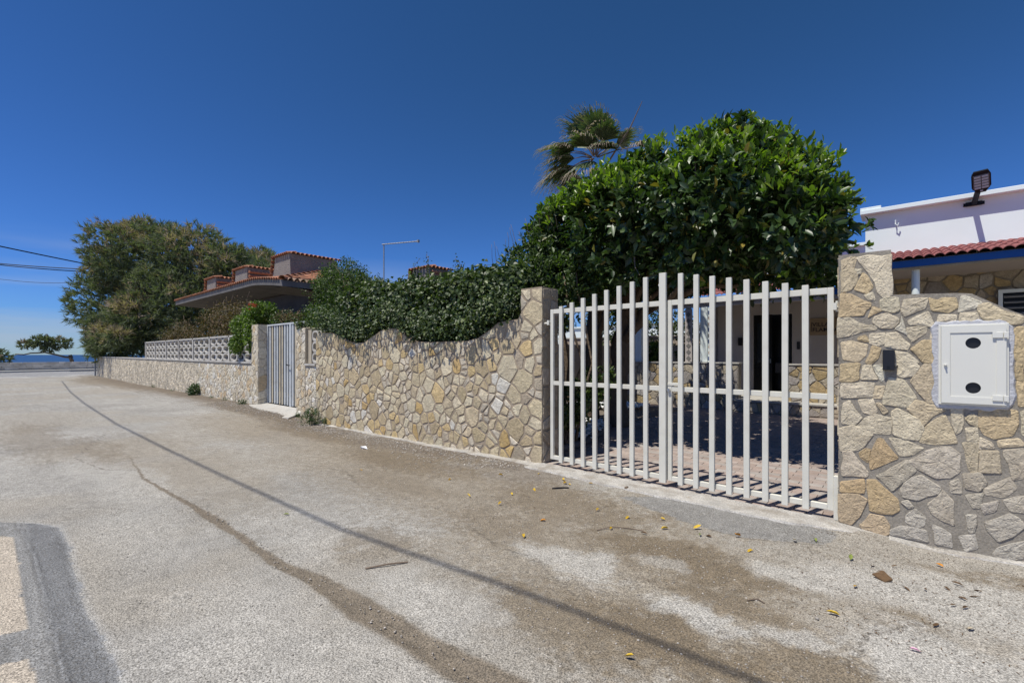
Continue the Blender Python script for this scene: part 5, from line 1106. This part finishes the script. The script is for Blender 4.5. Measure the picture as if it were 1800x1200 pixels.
# ------------------------------------------------------------------ brighter bush by the small gate
bu = plant('bush', (-10.9, 6.2, 0), 'feathery mid-green bush overhanging the niche beside the corrugated gate', 'bush')
BB = [(-11.7, 6.2, 3.3, .75, .55, .6), (-10.9, 6.0, 3.25, .7, .6, .65), (-10.1, 5.9, 3.05, .55, .5, .5), (-10.4, 5.9, 2.7, .5, .5, .6), (-11.0, 5.8, 2.4, .7, .5, .5), (-11.8, 5.9, 2.6, .5, .45, .4), (-10.5, 5.7, 2.2, .45, .4, .4), (-10.9, 6.3, 3.45, .5, .4, .35)]
P, N_ = shell(BB, 2600, rg, depth=.25, lump=.35, freq=2.5); V, T = rosettes(P, N_, rg, 6, .085, .036, spread=1.0, kind='diamond', jit=.06); fol('foliage', V, T, lf_bush, bu)
for i in range(5): limb(bu, [(-11.2+i*.15, 6.2, 0), (-11.2+i*.17, 6.1, 1.5), (-11.4+i*.25, 6.0, 2.9)], .03, .012, 'stem', seed=50+i)
for i in range(10):
    a = (-12.3+i*.25, 5.8, 2.7+rnd.uniform(0, .9)); sprig(bu, a, (a[0]+rnd.uniform(-.4, .2), 5.6, a[2]+rnd.uniform(.15, .4)), 22, lf_bush, 330+i, .045)
# ------------------------------------------------------------------ bright green flowering vine
vn = plant('flowering_vine', (-15.1, 5.5, 0), 'bright lime-green trumpet vine with orange flowers spilling over the left pillar', 'vine')
VB = [(-15.7, 5.4, 2.35, .55, .4, .45), (-15.2, 5.5, 2.65, .45, .4, .4), (-14.7, 5.5, 2.85, .4, .35, .3), (-15.6, 5.2, 1.9, .35, .3, .35), (-14.9, 5.35, 2.35, .35, .3, .35), (-14.7, 5.2, 2.0, .22, .2, .4)]
P, N_ = shell(VB, 1500, rg, depth=.25, lump=.3, freq=3); V, T = rosettes(P, N_, rg, 6, .09, .05, spread=1.0, kind='diamond', jit=.04); fol('foliage', V, T, lf_vine, vn)
m_flo = M('orange_flower', (.55, .13, .06), .6, var=.1, bump=0)
for i in range(14):
    c_ = Vector((-14.45+rnd.uniform(-.22, .3), 5.12+rnd.uniform(-.06, .1), 2.93+rnd.uniform(-.12, .1))); m = MB(); m.tube([c_, c_+Vector((rnd.uniform(-.03, .03), -.05, .02))], [.006, .022], 7, caps=False); m.build('flower', m_flo, vn)
tr_ = plant('creeper', (-13, 5.8, 0), 'tangled green and rusty creeper trailing along behind the top of the corrugated gate', 'creeper')
P, N_ = shell([(-14.0, 5.8, 2.5, .5, .35, .32), (-13.2, 5.85, 2.45, .5, .3, .28), (-12.4, 5.8, 2.4, .5, .3, .25), (-11.8, 5.7, 2.3, .35, .3, .22)], 900, rg, depth=.4, lump=.4, freq=3)
V, T = rosettes(P, N_, rg, 4, .075, .045, kind='diamond', spread=1.1, jit=.06); h_ = len(T)//2; fol('foliage', V, T, lf_bush, tr_)
P, N_ = shell([(-13.6, 5.7, 2.6, .6, .3, .2), (-12.6, 5.7, 2.55, .6, .3, .18)], 260, rg, depth=.5, lump=.4, freq=3); V, T = rosettes(P, N_, rg, 4, .06, .04, kind='diamond', spread=1.1, jit=.06); fol('foliage', V, T, lf_brown, tr_)
P, N_ = shell([(-11.4, 5.2, 2.27, .22, .14, .10)], 40, rg, depth=.5, lump=.3); V, T = rosettes(P, N_, rg, 4, .07, .06, kind='diamond', spread=1.1, jit=.05); fol('foliage', V, T, lf_ivy, tr_)
# ------------------------------------------------------------------ dry reddish shrubs
def dry(x, y, bl, label, seed, n=1100):
    t = plant('dry_shrub', (x, y, 0), label, 'shrub'); R3 = np.random.default_rng(seed)
    P, N_ = shell(bl, n, R3, depth=.4, lump=.4, freq=2); V, T = rosettes(P, N_, R3, 5, .085, .05, kind='diamond', spread=1.2, jit=.10); fol('foliage', V, T, lf_brown, t)
    for i in range(10):
        a = bl[i % len(bl)]; limb(t, [(x+R3.uniform(-.4, .4), y, 0), (a[0]+R3.uniform(-.3, .3), a[1], a[2]), (a[0]+R3.uniform(-.8, .8), a[1], a[2]+a[5]+R3.uniform(-.2, .4))], .02, .006, 'stem', mat=m_twig, k=5, seed=seed+i)
    return t
dry(-19.5, 6.0, [(-21.2, 6, 2.6, 1.1, .5, .75), (-19.3, 6, 2.8, 1.2, .5, .8), (-17.4, 5.9, 2.7, 1.1, .5, .75), (-18.6, 5.8, 2.2, 1.6, .4, .45)], 'reddish-brown small-leaved shrub leaning on the block fence under the tiled eave', 71, 1700)
dry(-26.5, 6.2, [(-27.8, 6.2, 2.3, 1.2, .5, .6), (-25.6, 6.2, 2.5, 1.3, .5, .6), (-24, 6.1, 2.2, .8, .4, .4)], 'olive-brown straggly shrub behind the far end of the block fence', 72, 1000)
# ------------------------------------------------------------------ tamarisks
def tamarisk(name, blobs, label, seed, n, ln, trunk, loc, dens=9, brown=.28, group=None, wdt=.045, zmin=None):
    t = plant(name, loc, label, 'tree', group); R3 = np.random.default_rng(seed)
    for frac, bl, dp in ((.72, blobs, .16), (.28, [tuple(b[:3])+tuple(q*.7 for q in (b[3:] if len(b) > 4 else (b[3],)*3)) for b in blobs], .3)):
        P, N_ = shell(bl, int(n*frac), R3, depth=dp, lump=.50, freq=.9/max(.3, blobs[0][3]/2.5), zmin=zmin)
        cl = fbm(P[:, 0]*.9+P[:, 2], P[:, 1]*.9+P[:, 2]*1.1, seed, 3)+.18*N_[:, 2]
        th = np.quantile(cl, 1-brown)
        for sel_, mt in ((cl > th, lf_tamb), (cl <= th, lf_tam)):
            Q = P[sel_]; M_ = N_[sel_]; parts = []
            ax_ = unit(M_*.6+R3.normal(0, .45, Q.shape)+np.array([0, 0, .12]))
            for k in range(dens):
                D = unit(ax_+R3.normal(0, .38, Q.shape)); s_ = R3.uniform(.0, .5, (len(Q), 1))*ln
                parts.append(leaf_arrays(Q+ax_*s_, D, R3.normal(size=Q.shape), ln*R3.uniform(.5, 1.1, len(Q)), wdt*R3.uniform(.6, 1.2, len(Q)), 'strand', 0, .38))
            V, T = join(parts); fol('foliage', V, T, mt, t)
    for i, (pts, r0, r1) in enumerate(trunk): limb(t, pts, r0, r1, 'trunk' if i == 0 else 'branch', seed=seed+i, wob=.12)
    return t
TB = [(-40.59, 7.26, 8.2, 2.9), (-42.6, 6.01, 5.0, 2.1), (-36.82, 9.18, 7.6, 2.4), (-37.62, 7.17, 4.0, 2.3), (-40.35, 6.15, 2.9, 1.7), (-35.49, 9.01, 4.66, 2.2), (-43.2, 5.8, 7.6, 1.3), (-42.0, 7.08, 9.9, 1.3), (-41.44, 5.7, 1.9, 1.0), (-39, 8.5, 5, 2.5), (-40.6, 4.95, 2.6, .9, .55, .8), (-38, 4.9, 2.6, .9, .5, .7), (-42.6, 5.0, 2.5, .6, .5, .8), (-36, 5.3, 2.6, .8, .5, .6)]
tamarisk('tamarisk_tree', TB, 'large feathery grey-green tamarisk with rusty plumes overhanging the far end of the low wall', 81, 11000, .42, [([(-39, 7.5, -.1), (-39.4, 7.3, 2.5), (-40.2, 7.2, 6)], .35, .15), ([(-39.2, 7.4, 2), (-37.5, 8, 4.5), (-36.5, 8.8, 7)], .2, .08), ([(-39.4, 7.3, 2.5), (-41.5, 6.6, 4), (-43, 6, 5.5)], .18, .07)], (-39, 7.5, 0), dens=11, wdt=.04, brown=.17)
tamarisk('tamarisk_tree', [(-33.93, 10.6, 7.2, 1.6), (-35.29, 13.14, 7.6, 1.5), (-31.5, 12.0, 6.3, 1.2), (-29.5, 13.5, 6.4, 1.1)], 'paler thin tamarisk rising behind the tiled roof ridge', 82, 2400, .5, [([(-33, 11.5, 0), (-33.4, 11.6, 4), (-34, 12, 7)], .2, .08)], (-33, 11.5, 0), dens=9, brown=.12)
tamarisk('tamarisk_tree', [(-79.0, 6.1, 3.0, .8, 1.0, .6), (-79.2, 4.6, 3.1, .8, 1.0, .65), (-79.2, 3.3, 2.7, .7, .7, .4), (-79, 5.2, 2.3, .6, .7, .4)], 'wind-bent small tamarisk leaning left beyond the sea wall, trunk at its right', 83, 420, .42, [([(-78.6, 7.2, -1.5), (-78.6, 7.2, .6), (-78.8, 7.0, 1.5)], .22, .18), ([(-78.8, 7.0, 1.2), (-79.2, 4.8, 1.8), (-79.6, 2.4, 1.6)], .12, .06)], (-78.6, 7.2, -1.5), dens=9, brown=.06, wdt=.08)
tamarisk('tamarisk_tree', [(-79.5, -.3, 1.5, 1.3, 1.5, 1.3), (-80.5, -2.3, 1.4, 1.4, 1.8, 1.1), (-79, 1.0, 1.0, 1.0, 1.0, .8)], 'low dense bushy tamarisk beyond the left end of the sea wall', 84, 800, .45, [([(-79.5, 0, -1.5), (-79.5, 0, 2)], .2, .08)], (-79.5, 0, -1.5), dens=9, brown=.05, wdt=.08)
# ------------------------------------------------------------------ fan palm
pl = plant('fan_palm', (-7.0, 12.0, 0), 'wind-blown fan palm with browned frond tips rising behind the big evergreen', 'palm')
pc = Vector((-7.05, 12.0, 7.45)); limb(pl, [(-7.0, 12, 0), (-7.05, 12, 3.5), (-7.05, 12, 7.1)], .22, .17, 'trunk', seed=90, wob=.02)
def frond(dir_, ln, rad, seed, spread=2.2, dry_=.35, droop=.5, n=30):
    R3 = np.random.default_rng(seed); d = Vector(dir_).normalized(); base = pc+d*.1; tip = pc+d*ln+Vector((0, 0, -.08*ln)); 
    q = d.cross(Vector((0, 0, 1))).normalized(); nn_ = q.cross(d).normalized()
    m = MB(); m.tube([base, base.lerp(tip, .5)+Vector((0, 0, .05)), tip], [.022, .016, .01], 5); pe = m.build('petiole', m_twig, pl)
    for mt, lo, hi in ((lf_palm, 0, .72), (lf_palmd, .66, 1.0)):
        V = []; T = []
        for i in range(n):
            a = (i/(n-1)-.5)*spread; L_ = rad*(1-.25*abs(a)/spread*2)*R3.uniform(.85, 1.08); s_ = d*math.cos(a)+q*math.sin(a); wd_ = .05; hi_ = hi if mt is lf_palmd else hi+R3.uniform(-.05, .25)*(1-dry_); lo_ = lo if mt is lf_palm else lo+R3.uniform(-.3, .25)*dry_+(.25*(1-dry_))
            if hi_ <= lo_: continue
            b0 = len(V); tt = np.linspace(lo_, min(hi_, 1.0), 5); side_ = (-d*math.sin(a)+q*math.cos(a)); wind = Vector((-.16, 0, 0))
            for t_ in tt:
                p = tip+s_*(L_*t_)+Vector((0, 0, -1))*(droop*L_*t_**3*R3.uniform(.8, 1.2))+wind*(t_**2*L_)+nn_*(.10*math.cos(a*1.3))*t_*(1-t_); w2 = wd_*(.35+1.2*t_*(1-t_)*2)*(1-t_*.8)
                V += [p-side_*w2, p+nn_*w2*.5, p+side_*w2]
            for k in range(4):
                for j in range(2): T.append([b0+k*3+j, b0+k*3+j+1, b0+k*3+4+j, b0+k*3+3+j])
        if V:
            o = mesh_obj('frond' if mt is lf_palm else 'dry_frond_tip', [v-wloc(pl) for v in V], T, mt, pl)
            o['kind'] = 'stuff'
fr_ = [((-.15, -.1, 1), .55, 1.05, .2, .15), ((.35, -.2, .95), .6, .9, .35, .3), ((-.9, -.3, .45), .8, 1.0, .5, .8), ((-1, .1, .1), .8, 1.0, .8, 1.0), ((-.7, -.5, -.25), .8, .9, .9, 1.0), ((.55, -.4, .4), .6, .9, .4, .6), ((.15, -.9, .3), .55, .95, .35, .8), ((-.4, .5, .8), .6, 1.0, .4, .4),
       ((.0, -.5, .9), .6, 1.0, .25, .2), ((-.45, -.3, .8), .7, 1.0, .3, .5), ((.5, -.6, .75), .65, .95, .3, .3), ((-.8, -.6, .1), .6, .9, .7, 1.0), ((.6, -.5, .05), .6, .8, .4, .8),
       ((.8, .3, .5), .7, .95, .3, .5), ((-.5, -.8, .25), .7, .9, .6, .9), ((.95, -.2, -.05), 1.5, .8, .95, .9), ((.1, -.6, -.3), .6, .8, .6, 1.0), ((-.95, .4, -.1), .9, .9, .9, 1.0), ((.3, .7, .6), .6, .9, .3, .4)]
for i, (d, ln, rad, dr_, dp_) in enumerate(fr_): frond(d, ln*1.05, rad*1.15, 500+i, dry_=dr_*.8, droop=dp_*.42, n=36)
m = MB(); m.tube([(-6.6, 11.9, 7.1), (-5.8, 11.8, 7.9), (-5.45, 11.8, 8.5)], [.03, .02, .008], 5); m.build('petiole', m_twig, pl)
# plants in the yard
def bushlet(name, c_, r, n, mat, label, cat, ln=.09, wd=.05, per=5, seed=0, lump=.4, stems=4):
    t = plant(name, (c_[0], c_[1], max(0, c_[2]-r*1.2) if c_[2] > .6 else 0), label, cat); R3 = np.random.default_rng(seed)
    P, N_ = shell([(c_[0], c_[1], c_[2], r, r, r*1.1), (c_[0]+.3*r, c_[1], c_[2]+.4*r, r*.7, r*.7, r*.8)], n, R3, depth=.4, lump=lump, freq=2.0/r*.5); V, T = rosettes(P, N_, R3, per, ln, wd, kind='diamond', spread=1.0, jit=.02); fol('foliage', V, T, mat, t)
    for i in range(stems): limb(t, [(c_[0]+R3.uniform(-.1, .1)*r, c_[1], 0), (c_[0]+R3.uniform(-.4, .4)*r, c_[1], c_[2]+r*.5)], .012, .005, 'stem', mat=m_twig, k=4, seed=i, wob=.02)
    return t
bushlet('potted_shrub', (-3.85, 6.6, 1.05), .32, 140, lf_bush, 'light green shrub just inside the left end of the gate', 'shrub', .09, .045, seed=1, stems=5)
bushlet('shrub', (-6.3, 14.6, 1.5), .45, 220, lf_vine, 'leafy green plant on the porch behind the low wall', 'plant', .16, .08, seed=2)
bushlet('shrub', (-5.6, 16.2, 1.6), .7, 400, lf_bush, 'round green shrub beyond the patterned porch panel', 'shrub', .1, .06, seed=3)
bushlet('tree', (-8.6, 15.8, 3.2), 1.3, 700, lf_ivy, 'dark leafy tree at the back of the yard seen through the gate', 'tree', .12, .07, seed=4, stems=3)
bushlet('shrub', (-4.1, 6.1, .75), .38, 220, lf_ivy, 'dark low shrub in the bed directly behind the left gate pillar', 'shrub', .09, .05, seed=11, stems=6)
bushlet('shrub', (-5.0, 7.4, .5), .4, 200, lf_ivy, 'dark green ground shrub at the foot of the big tree', 'shrub', .09, .05, seed=12, stems=5)
bushlet('tree', (-7.2, 17.9, 2.8), 1.1, 600, lf_ivy, 'dark tree crown rising over the plaster wall behind the porch', 'tree', .12, .07, seed=13, stems=3)
bushlet('weed', (-10.35, 4.93, .1), .2, 120, lf_weed, 'grey-green weed clump at the foot of the wavy stone wall corner', 'weed', .07, .02, seed=5, stems=8, lump=.6)
bushlet('weed', (-19.6, 4.98, .22), .22, 130, lf_weed, 'upright dark green weed against the low wall under the block fence', 'weed', .10, .03, seed=6, stems=6, lump=.6)
for i_, xr_ in enumerate(((-9.9, .07), None, None, None, (-11.3, .06), (-16.4, .10), (-17.8, .07), (-22.5, .12), (-26, .12), None)):
    if not xr_: continue
    x_, r_ = xr_
    bushlet('weed', (x_, 5.02, .05), r_, 34, lf_weed, (['low weed tuft at the wavy wall foot near its left corner', 'tiny weed tuft under the first dip of the wavy wall', 'weed tuft under the middle dip of the wavy wall', 'tiny weed tuft close to the left gate pillar', 'weed tuft beside the concrete ramp of the small gate', 'weed tuft just left of the small gate pillar', 'small weed tuft under the near part of the block fence', 'larger weed tuft under the middle of the block fence', 'weed tuft under the far part of the block fence', 'weed'][i_]), 'weed', .05, .014, seed=70+i_, stems=3, lump=.6)
bushlet('weed', (-14.7, 4.95, .12), .12, 50, lf_weed, 'tiny weed at the foot of the left pillar of the small gate', 'weed', .06, .02, seed=7, stems=4)
# ------------------------------------------------------------------ overhead cables
def cable(pts, r, label, sag=.25):
    Q = []
    for i in range(len(pts)-1):
        a = Vector(pts[i]); b_ = Vector(pts[i+1])
        for j in range(16): t_ = j/16; Q.append(a.lerp(b_, t_)-Vector((0, 0, sag*4*t_*(1-t_))))
    Q.append(Vector(pts[-1])); m = MB(); m.tube(Q, r, 6); return tag(m.build('overhead_cable', m_cable), label, 'cable', 'cables strung over the street')
hh = 7.6
gp_ = [(-37.0, 2.95), (-25.66, 2.31), (-19.43, 2.07), (-13.37, 1.93), (-9.07, 1.96), (-6.44, 2.0), (-4.88, 2.04), (-3.78, 2.07), (-3.05, 2.15), (-2.37, 2.25), (-1.76, 2.32), (-1.19, 2.37), (-.53, 2.40), (1.0, 2.5), (6, 2.6)]
def lift(x, y, h): k = h/SUN.z; return (x+SUN.x*k, y+SUN.y*k, h)
Q = [lift(x, y, hh-.0) for x, y in gp_]; m = MB(); m.tube(Q, .019, 6); tag(m.build('overhead_cable', m_cable), 'thick black cable strung lengthwise above the street, casting the long thin shadow', 'cable', 'cables strung over the street')
cable([lift(-39.5, -1.8, 8.1), lift(-38.1, .6, 7.9), lift(-36.3, 3.5, 7.5), (-43.5, 5.6, 7.8)], .035, 'upper black cable crossing the sky into the large tamarisk', .02)
for i, (dz, dy) in enumerate(((0, 0), (-.1, .9))):
    cable([(-52, -9, 9.0+dz), (-49.0, .9+dy*.2, 8.05+dz), (-44.5, 5.6, 7.75+dz*2)], .035, ('middle black cable of the low pair at the left sky edge', 'lower black cable of the low pair at the left sky edge')[i], .05)
cable([(-60, -9, 9.2), (-56, 1.2, 7.7), (-52, 6.5, 7.9)], .018, 'faint thin sagging wire below the black cables at left', .25)
# ------------------------------------------------------------------ litter on the ground
def leaf_obj(x, y, c_, i):
    R4 = random.Random(i); L_ = R4.uniform(.045, .075)*(1.0 if c_ not in 'p' else .8); W_ = L_*(.45 if c_ != 'b' else .28)
    V, T = leaf_arrays(np.zeros((1, 3)), np.array([[1, 0, .0]]), np.array([[0, 0, 1.]]), [L_], [W_], 'oval', R4.uniform(.2, .6), R4.uniform(-.3, .3))
    o = mesh_obj('fallen_leaf', V.tolist(), T.tolist(), ly[c_]); o.location = (x-L_/2, y, float(gz(x, y))+.012); o.rotation_euler = (R4.uniform(-.35, .35), R4.uniform(-.25, .25), R4.uniform(0, 6.28)); return o
LV = [(-3.125, 4.647, 'y'), (-2.966, 4.53, 'y'), (-3.044, 4.588, 'y'), (-2.841, 4.732, 'o'), (-3.233, 3.788, 'y'), (-3.2, 4.121, 'y'), (-3.831, 4.312, 'o'), (-3.542, 4.669, 'y'), (-3.136, 3.451, 'y'), (-3.539, 3.446, 'y'), (-4.241, 3.786, 'o'), (-2.498, 3.415, 'r'), (-2.397, 2.971, 'y'), (-2.287, 3.96, 'y'), (-1.945, 3.604, 'y'), (-5.521, 3.305, 'o'), (-4.459, 1.921, 'g'), (-1.947, 4.006, 'y'), (-1.665, 4.152, 'y'), (-1.7, 3.715, 'b'), (-1.549, 3.963, 'y'), (-1.306, 4.023, 'g'), (-1.382, 4.107, 'y'), (-1.194, 4.008, 'b'), (-1.02, 4.205, 'r'), (-0.875, 3.964, 'y'), (-0.661, 4.422, 'y'), (-0.546, 4.551, 'g'), (-0.745, 4.984, 'b'), (-1.725, 4.933, 'o'), (-0.277, 4.271, 'g'), (-0.05, 4.37, 'b'), (-0.217, 3.806, 'o'), (0.018, 4.009, 'b'), (0.419, 4.296, 'b'), (0.276, 4.362, 'b'), (0.227, 4.228, 'b'), (0.408, 4.186, 'b'), (0.336, 4.062, 'b'), (0.269, 3.927, 'b'), (0.327, 3.953, 'b'), (0.324, 3.641, 'c'), (0.182, 3.567, 'b'), (0.121, 4.088, 'b'), (0.043, 3.162, 'p'), (-1.061, 2.145, 'y'), (-0.248, 3.292, 'y'), (0.251, 4.677, 'r'), (-0.156, 4.254, 'b'), (-0.128, 4.175, 'b')]
nm = {'y': ('yellow', 'small yellow fallen leaf lying on the sandy road before the gate'), 'o': ('ochre', 'ochre curled fallen leaf lying on the road near the wall'), 'g': ('green', 'olive green fallen leaf lying on the road'), 'b': ('brown', 'dry brown narrow leaf on the gravelly road near the meter-box wall'), 'r': ('orange', 'bright orange fallen leaf lying on the road'), 'c': ('cream', 'single cream-coloured dry leaf on the road at lower right'), 'p': ('pink', 'single pink petal on the road at lower right')}
def where(x, y):
    a = 'far left before the wavy wall' if x < -4 else 'before the left gate pillar' if x < -3.3 else 'before the left gate leaf' if x < -2.1 else 'before the right gate leaf' if x < -.5 else 'before the right stone pillar' if x < .2 else 'below the meter box'
    b_ = 'on the pale sill' if y > 4.8 else 'near the wall foot' if y > 4.4 else 'a step out on the road' if y > 3.8 else 'two steps out on the road' if y > 3.2 else 'far out on the road'
    return a+', '+b_
for i, (x, y, c_) in enumerate(LV):
    tag(leaf_obj(x, y, c_, i), 'fallen '+nm[c_][0]+' leaf '+where(x, y), 'leaf', nm[c_][0]+' leaves fallen on the road')
def twig(pts, r, label, mat=m_twig): m = MB(); m.tube([(x, y, float(gz(x, y))+.006+h) for x, y, h in pts], r, 6); return tag(m.build('twig', mat), label, 'twig')
twig([(-2.95, 1.80, 0), (-2.87, 1.93, .01), (-2.80, 2.06, 0)], .006, 'straight dark twig lying on the road in the middle foreground')
twig([(-3.08, 4.284, 0), (-3.02, 4.36, .004), (-2.95, 4.43, 0)], .009, 'short black twig beside the yellow leaves before the gate', m_black)
twig([(-2.05, 3.52, 0), (-1.98, 3.66, .01), (-1.86, 3.75, 0), (-1.74, 3.78, 0)], .004, 'thin curved twig on the sandy patch before the gate')
twig([(-.75, 3.14, 0), (-.70, 3.19, .004), (-.66, 3.17, 0)], .004, 'small bent dark twig on the road at lower right')
m = MB(); m.v = [(-.17, 4.06, .02), (-.10, 4.02, .0), (-.06, 4.06, .015), (-.11, 4.11, .04), (-.17, 4.06, .01), (-.10, 4.02, -.01), (-.06, 4.06, .005), (-.11, 4.11, .03)]; m.f = [[0, 1, 2, 3], [4, 7, 6, 5], [0, 4, 5, 1], [1, 5, 6, 2], [2, 6, 7, 3], [3, 7, 4, 0]]
tag(m.build('bark_scrap', ly['b']), 'large curled brown bark scrap on the road below the meter-box wall', 'bark')
m = MB(); m.v = [(-6.86, 4.10, -.01), (-6.72, 4.14, -.012), (-6.80, 4.16, .03), (-6.85, 4.08, .025)]; m.f = [[0, 1, 2], [0, 1, 3], [1, 2, 3], [0, 2, 3]]; tag(m.build('paper_scrap', m_paper), 'crumpled white paper scrap on the dirt by the wall', 'paper')
def single(x, y, r, mat, name, label, cat, seed):
    V, T = pebbles(1, lambda R2, n: np.array([[0, 0, 0.]]), r, r*1.01, seed, flat=.7); o = np_obj(name, V, T, mat); o.location = (x, y, float(gz(x, y))+r*.4); return tag(o, label, cat)
single(-2.43, 4.84, .035, m_bark, 'stone', 'brown lump of stone on the pale sill in front of the left gate leaf', 'stone', 5)
single(-.388, 3.186, .016, m_grav, 'pebble', 'pale round pebble on the sandy strip at lower right', 'pebble', 6)
def road_pts(R2, n):
    x = -5.5+7*R2.random(n); y = R2.uniform(.6, 4.95, n); b_ = np.zeros(n)
    for cx, cy, rx, ry, a in BROWN: b_ = np.maximum(b_, a*np.exp(-(((x-cx)/rx)**2+((y-cy)/ry)**2)*.7))
    d, t = polydist(x, y, SEAM); b_ = np.maximum(b_, (d < .07)*.8); k = (R2.random(n) < (.10+.7*b_)) & ~inpoly(x, y, CEM); x = x[k]; y = y[k]; return np.c_[x, y, gz(x, y)+.001]
V, T = pebbles(22000, road_pts, .0022, .0085, 12); tag(np_obj('gravel', V, T, m_grav), kind='stuff')
def verge(R2, n):
    x = R2.uniform(-16, -3.9, n); y = 4.95-np.abs(R2.normal(0, .35, n)); return np.c_[x, y, gz(x, y)+.002]
V, T = pebbles(5000, verge, .004, .018, 13); tag(np_obj('gravel', V, T, m_grav), kind='stuff')
# dry needle litter
n = 7500; x = np.concatenate([rg.uniform(-.6, 1.2, 1500), rg.uniform(-7.5, -1.2, 2500), rg.uniform(-16, -3.9, 3500)]); y = np.concatenate([rg.uniform(3.1, 5.0, 1500), rg.uniform(2.9, 4.95, 2500), 5.08-np.abs(rg.normal(0, .3, 3500))])
k = rg.random(n) < np.where(x > -.6, .7, fbm(x*1.2, y*1.2, 91, 3)*1.3-.2); x = x[k]; y = y[k]; n = len(x)
a = rg.random(n)*6.28; D = np.c_[np.cos(a), np.sin(a), rg.normal(0, .08, n)]
V, T = leaf_arrays(np.c_[x, y, gz(x, y)+.004], D, np.tile([[0, 0, 1.]], (n, 1)), rg.uniform(.01, .035, n), rg.uniform(.0025, .006, n), 'diamond', .3, 0)
tag(np_obj('leaf_litter', V, T, ly['b']), kind='stuff')
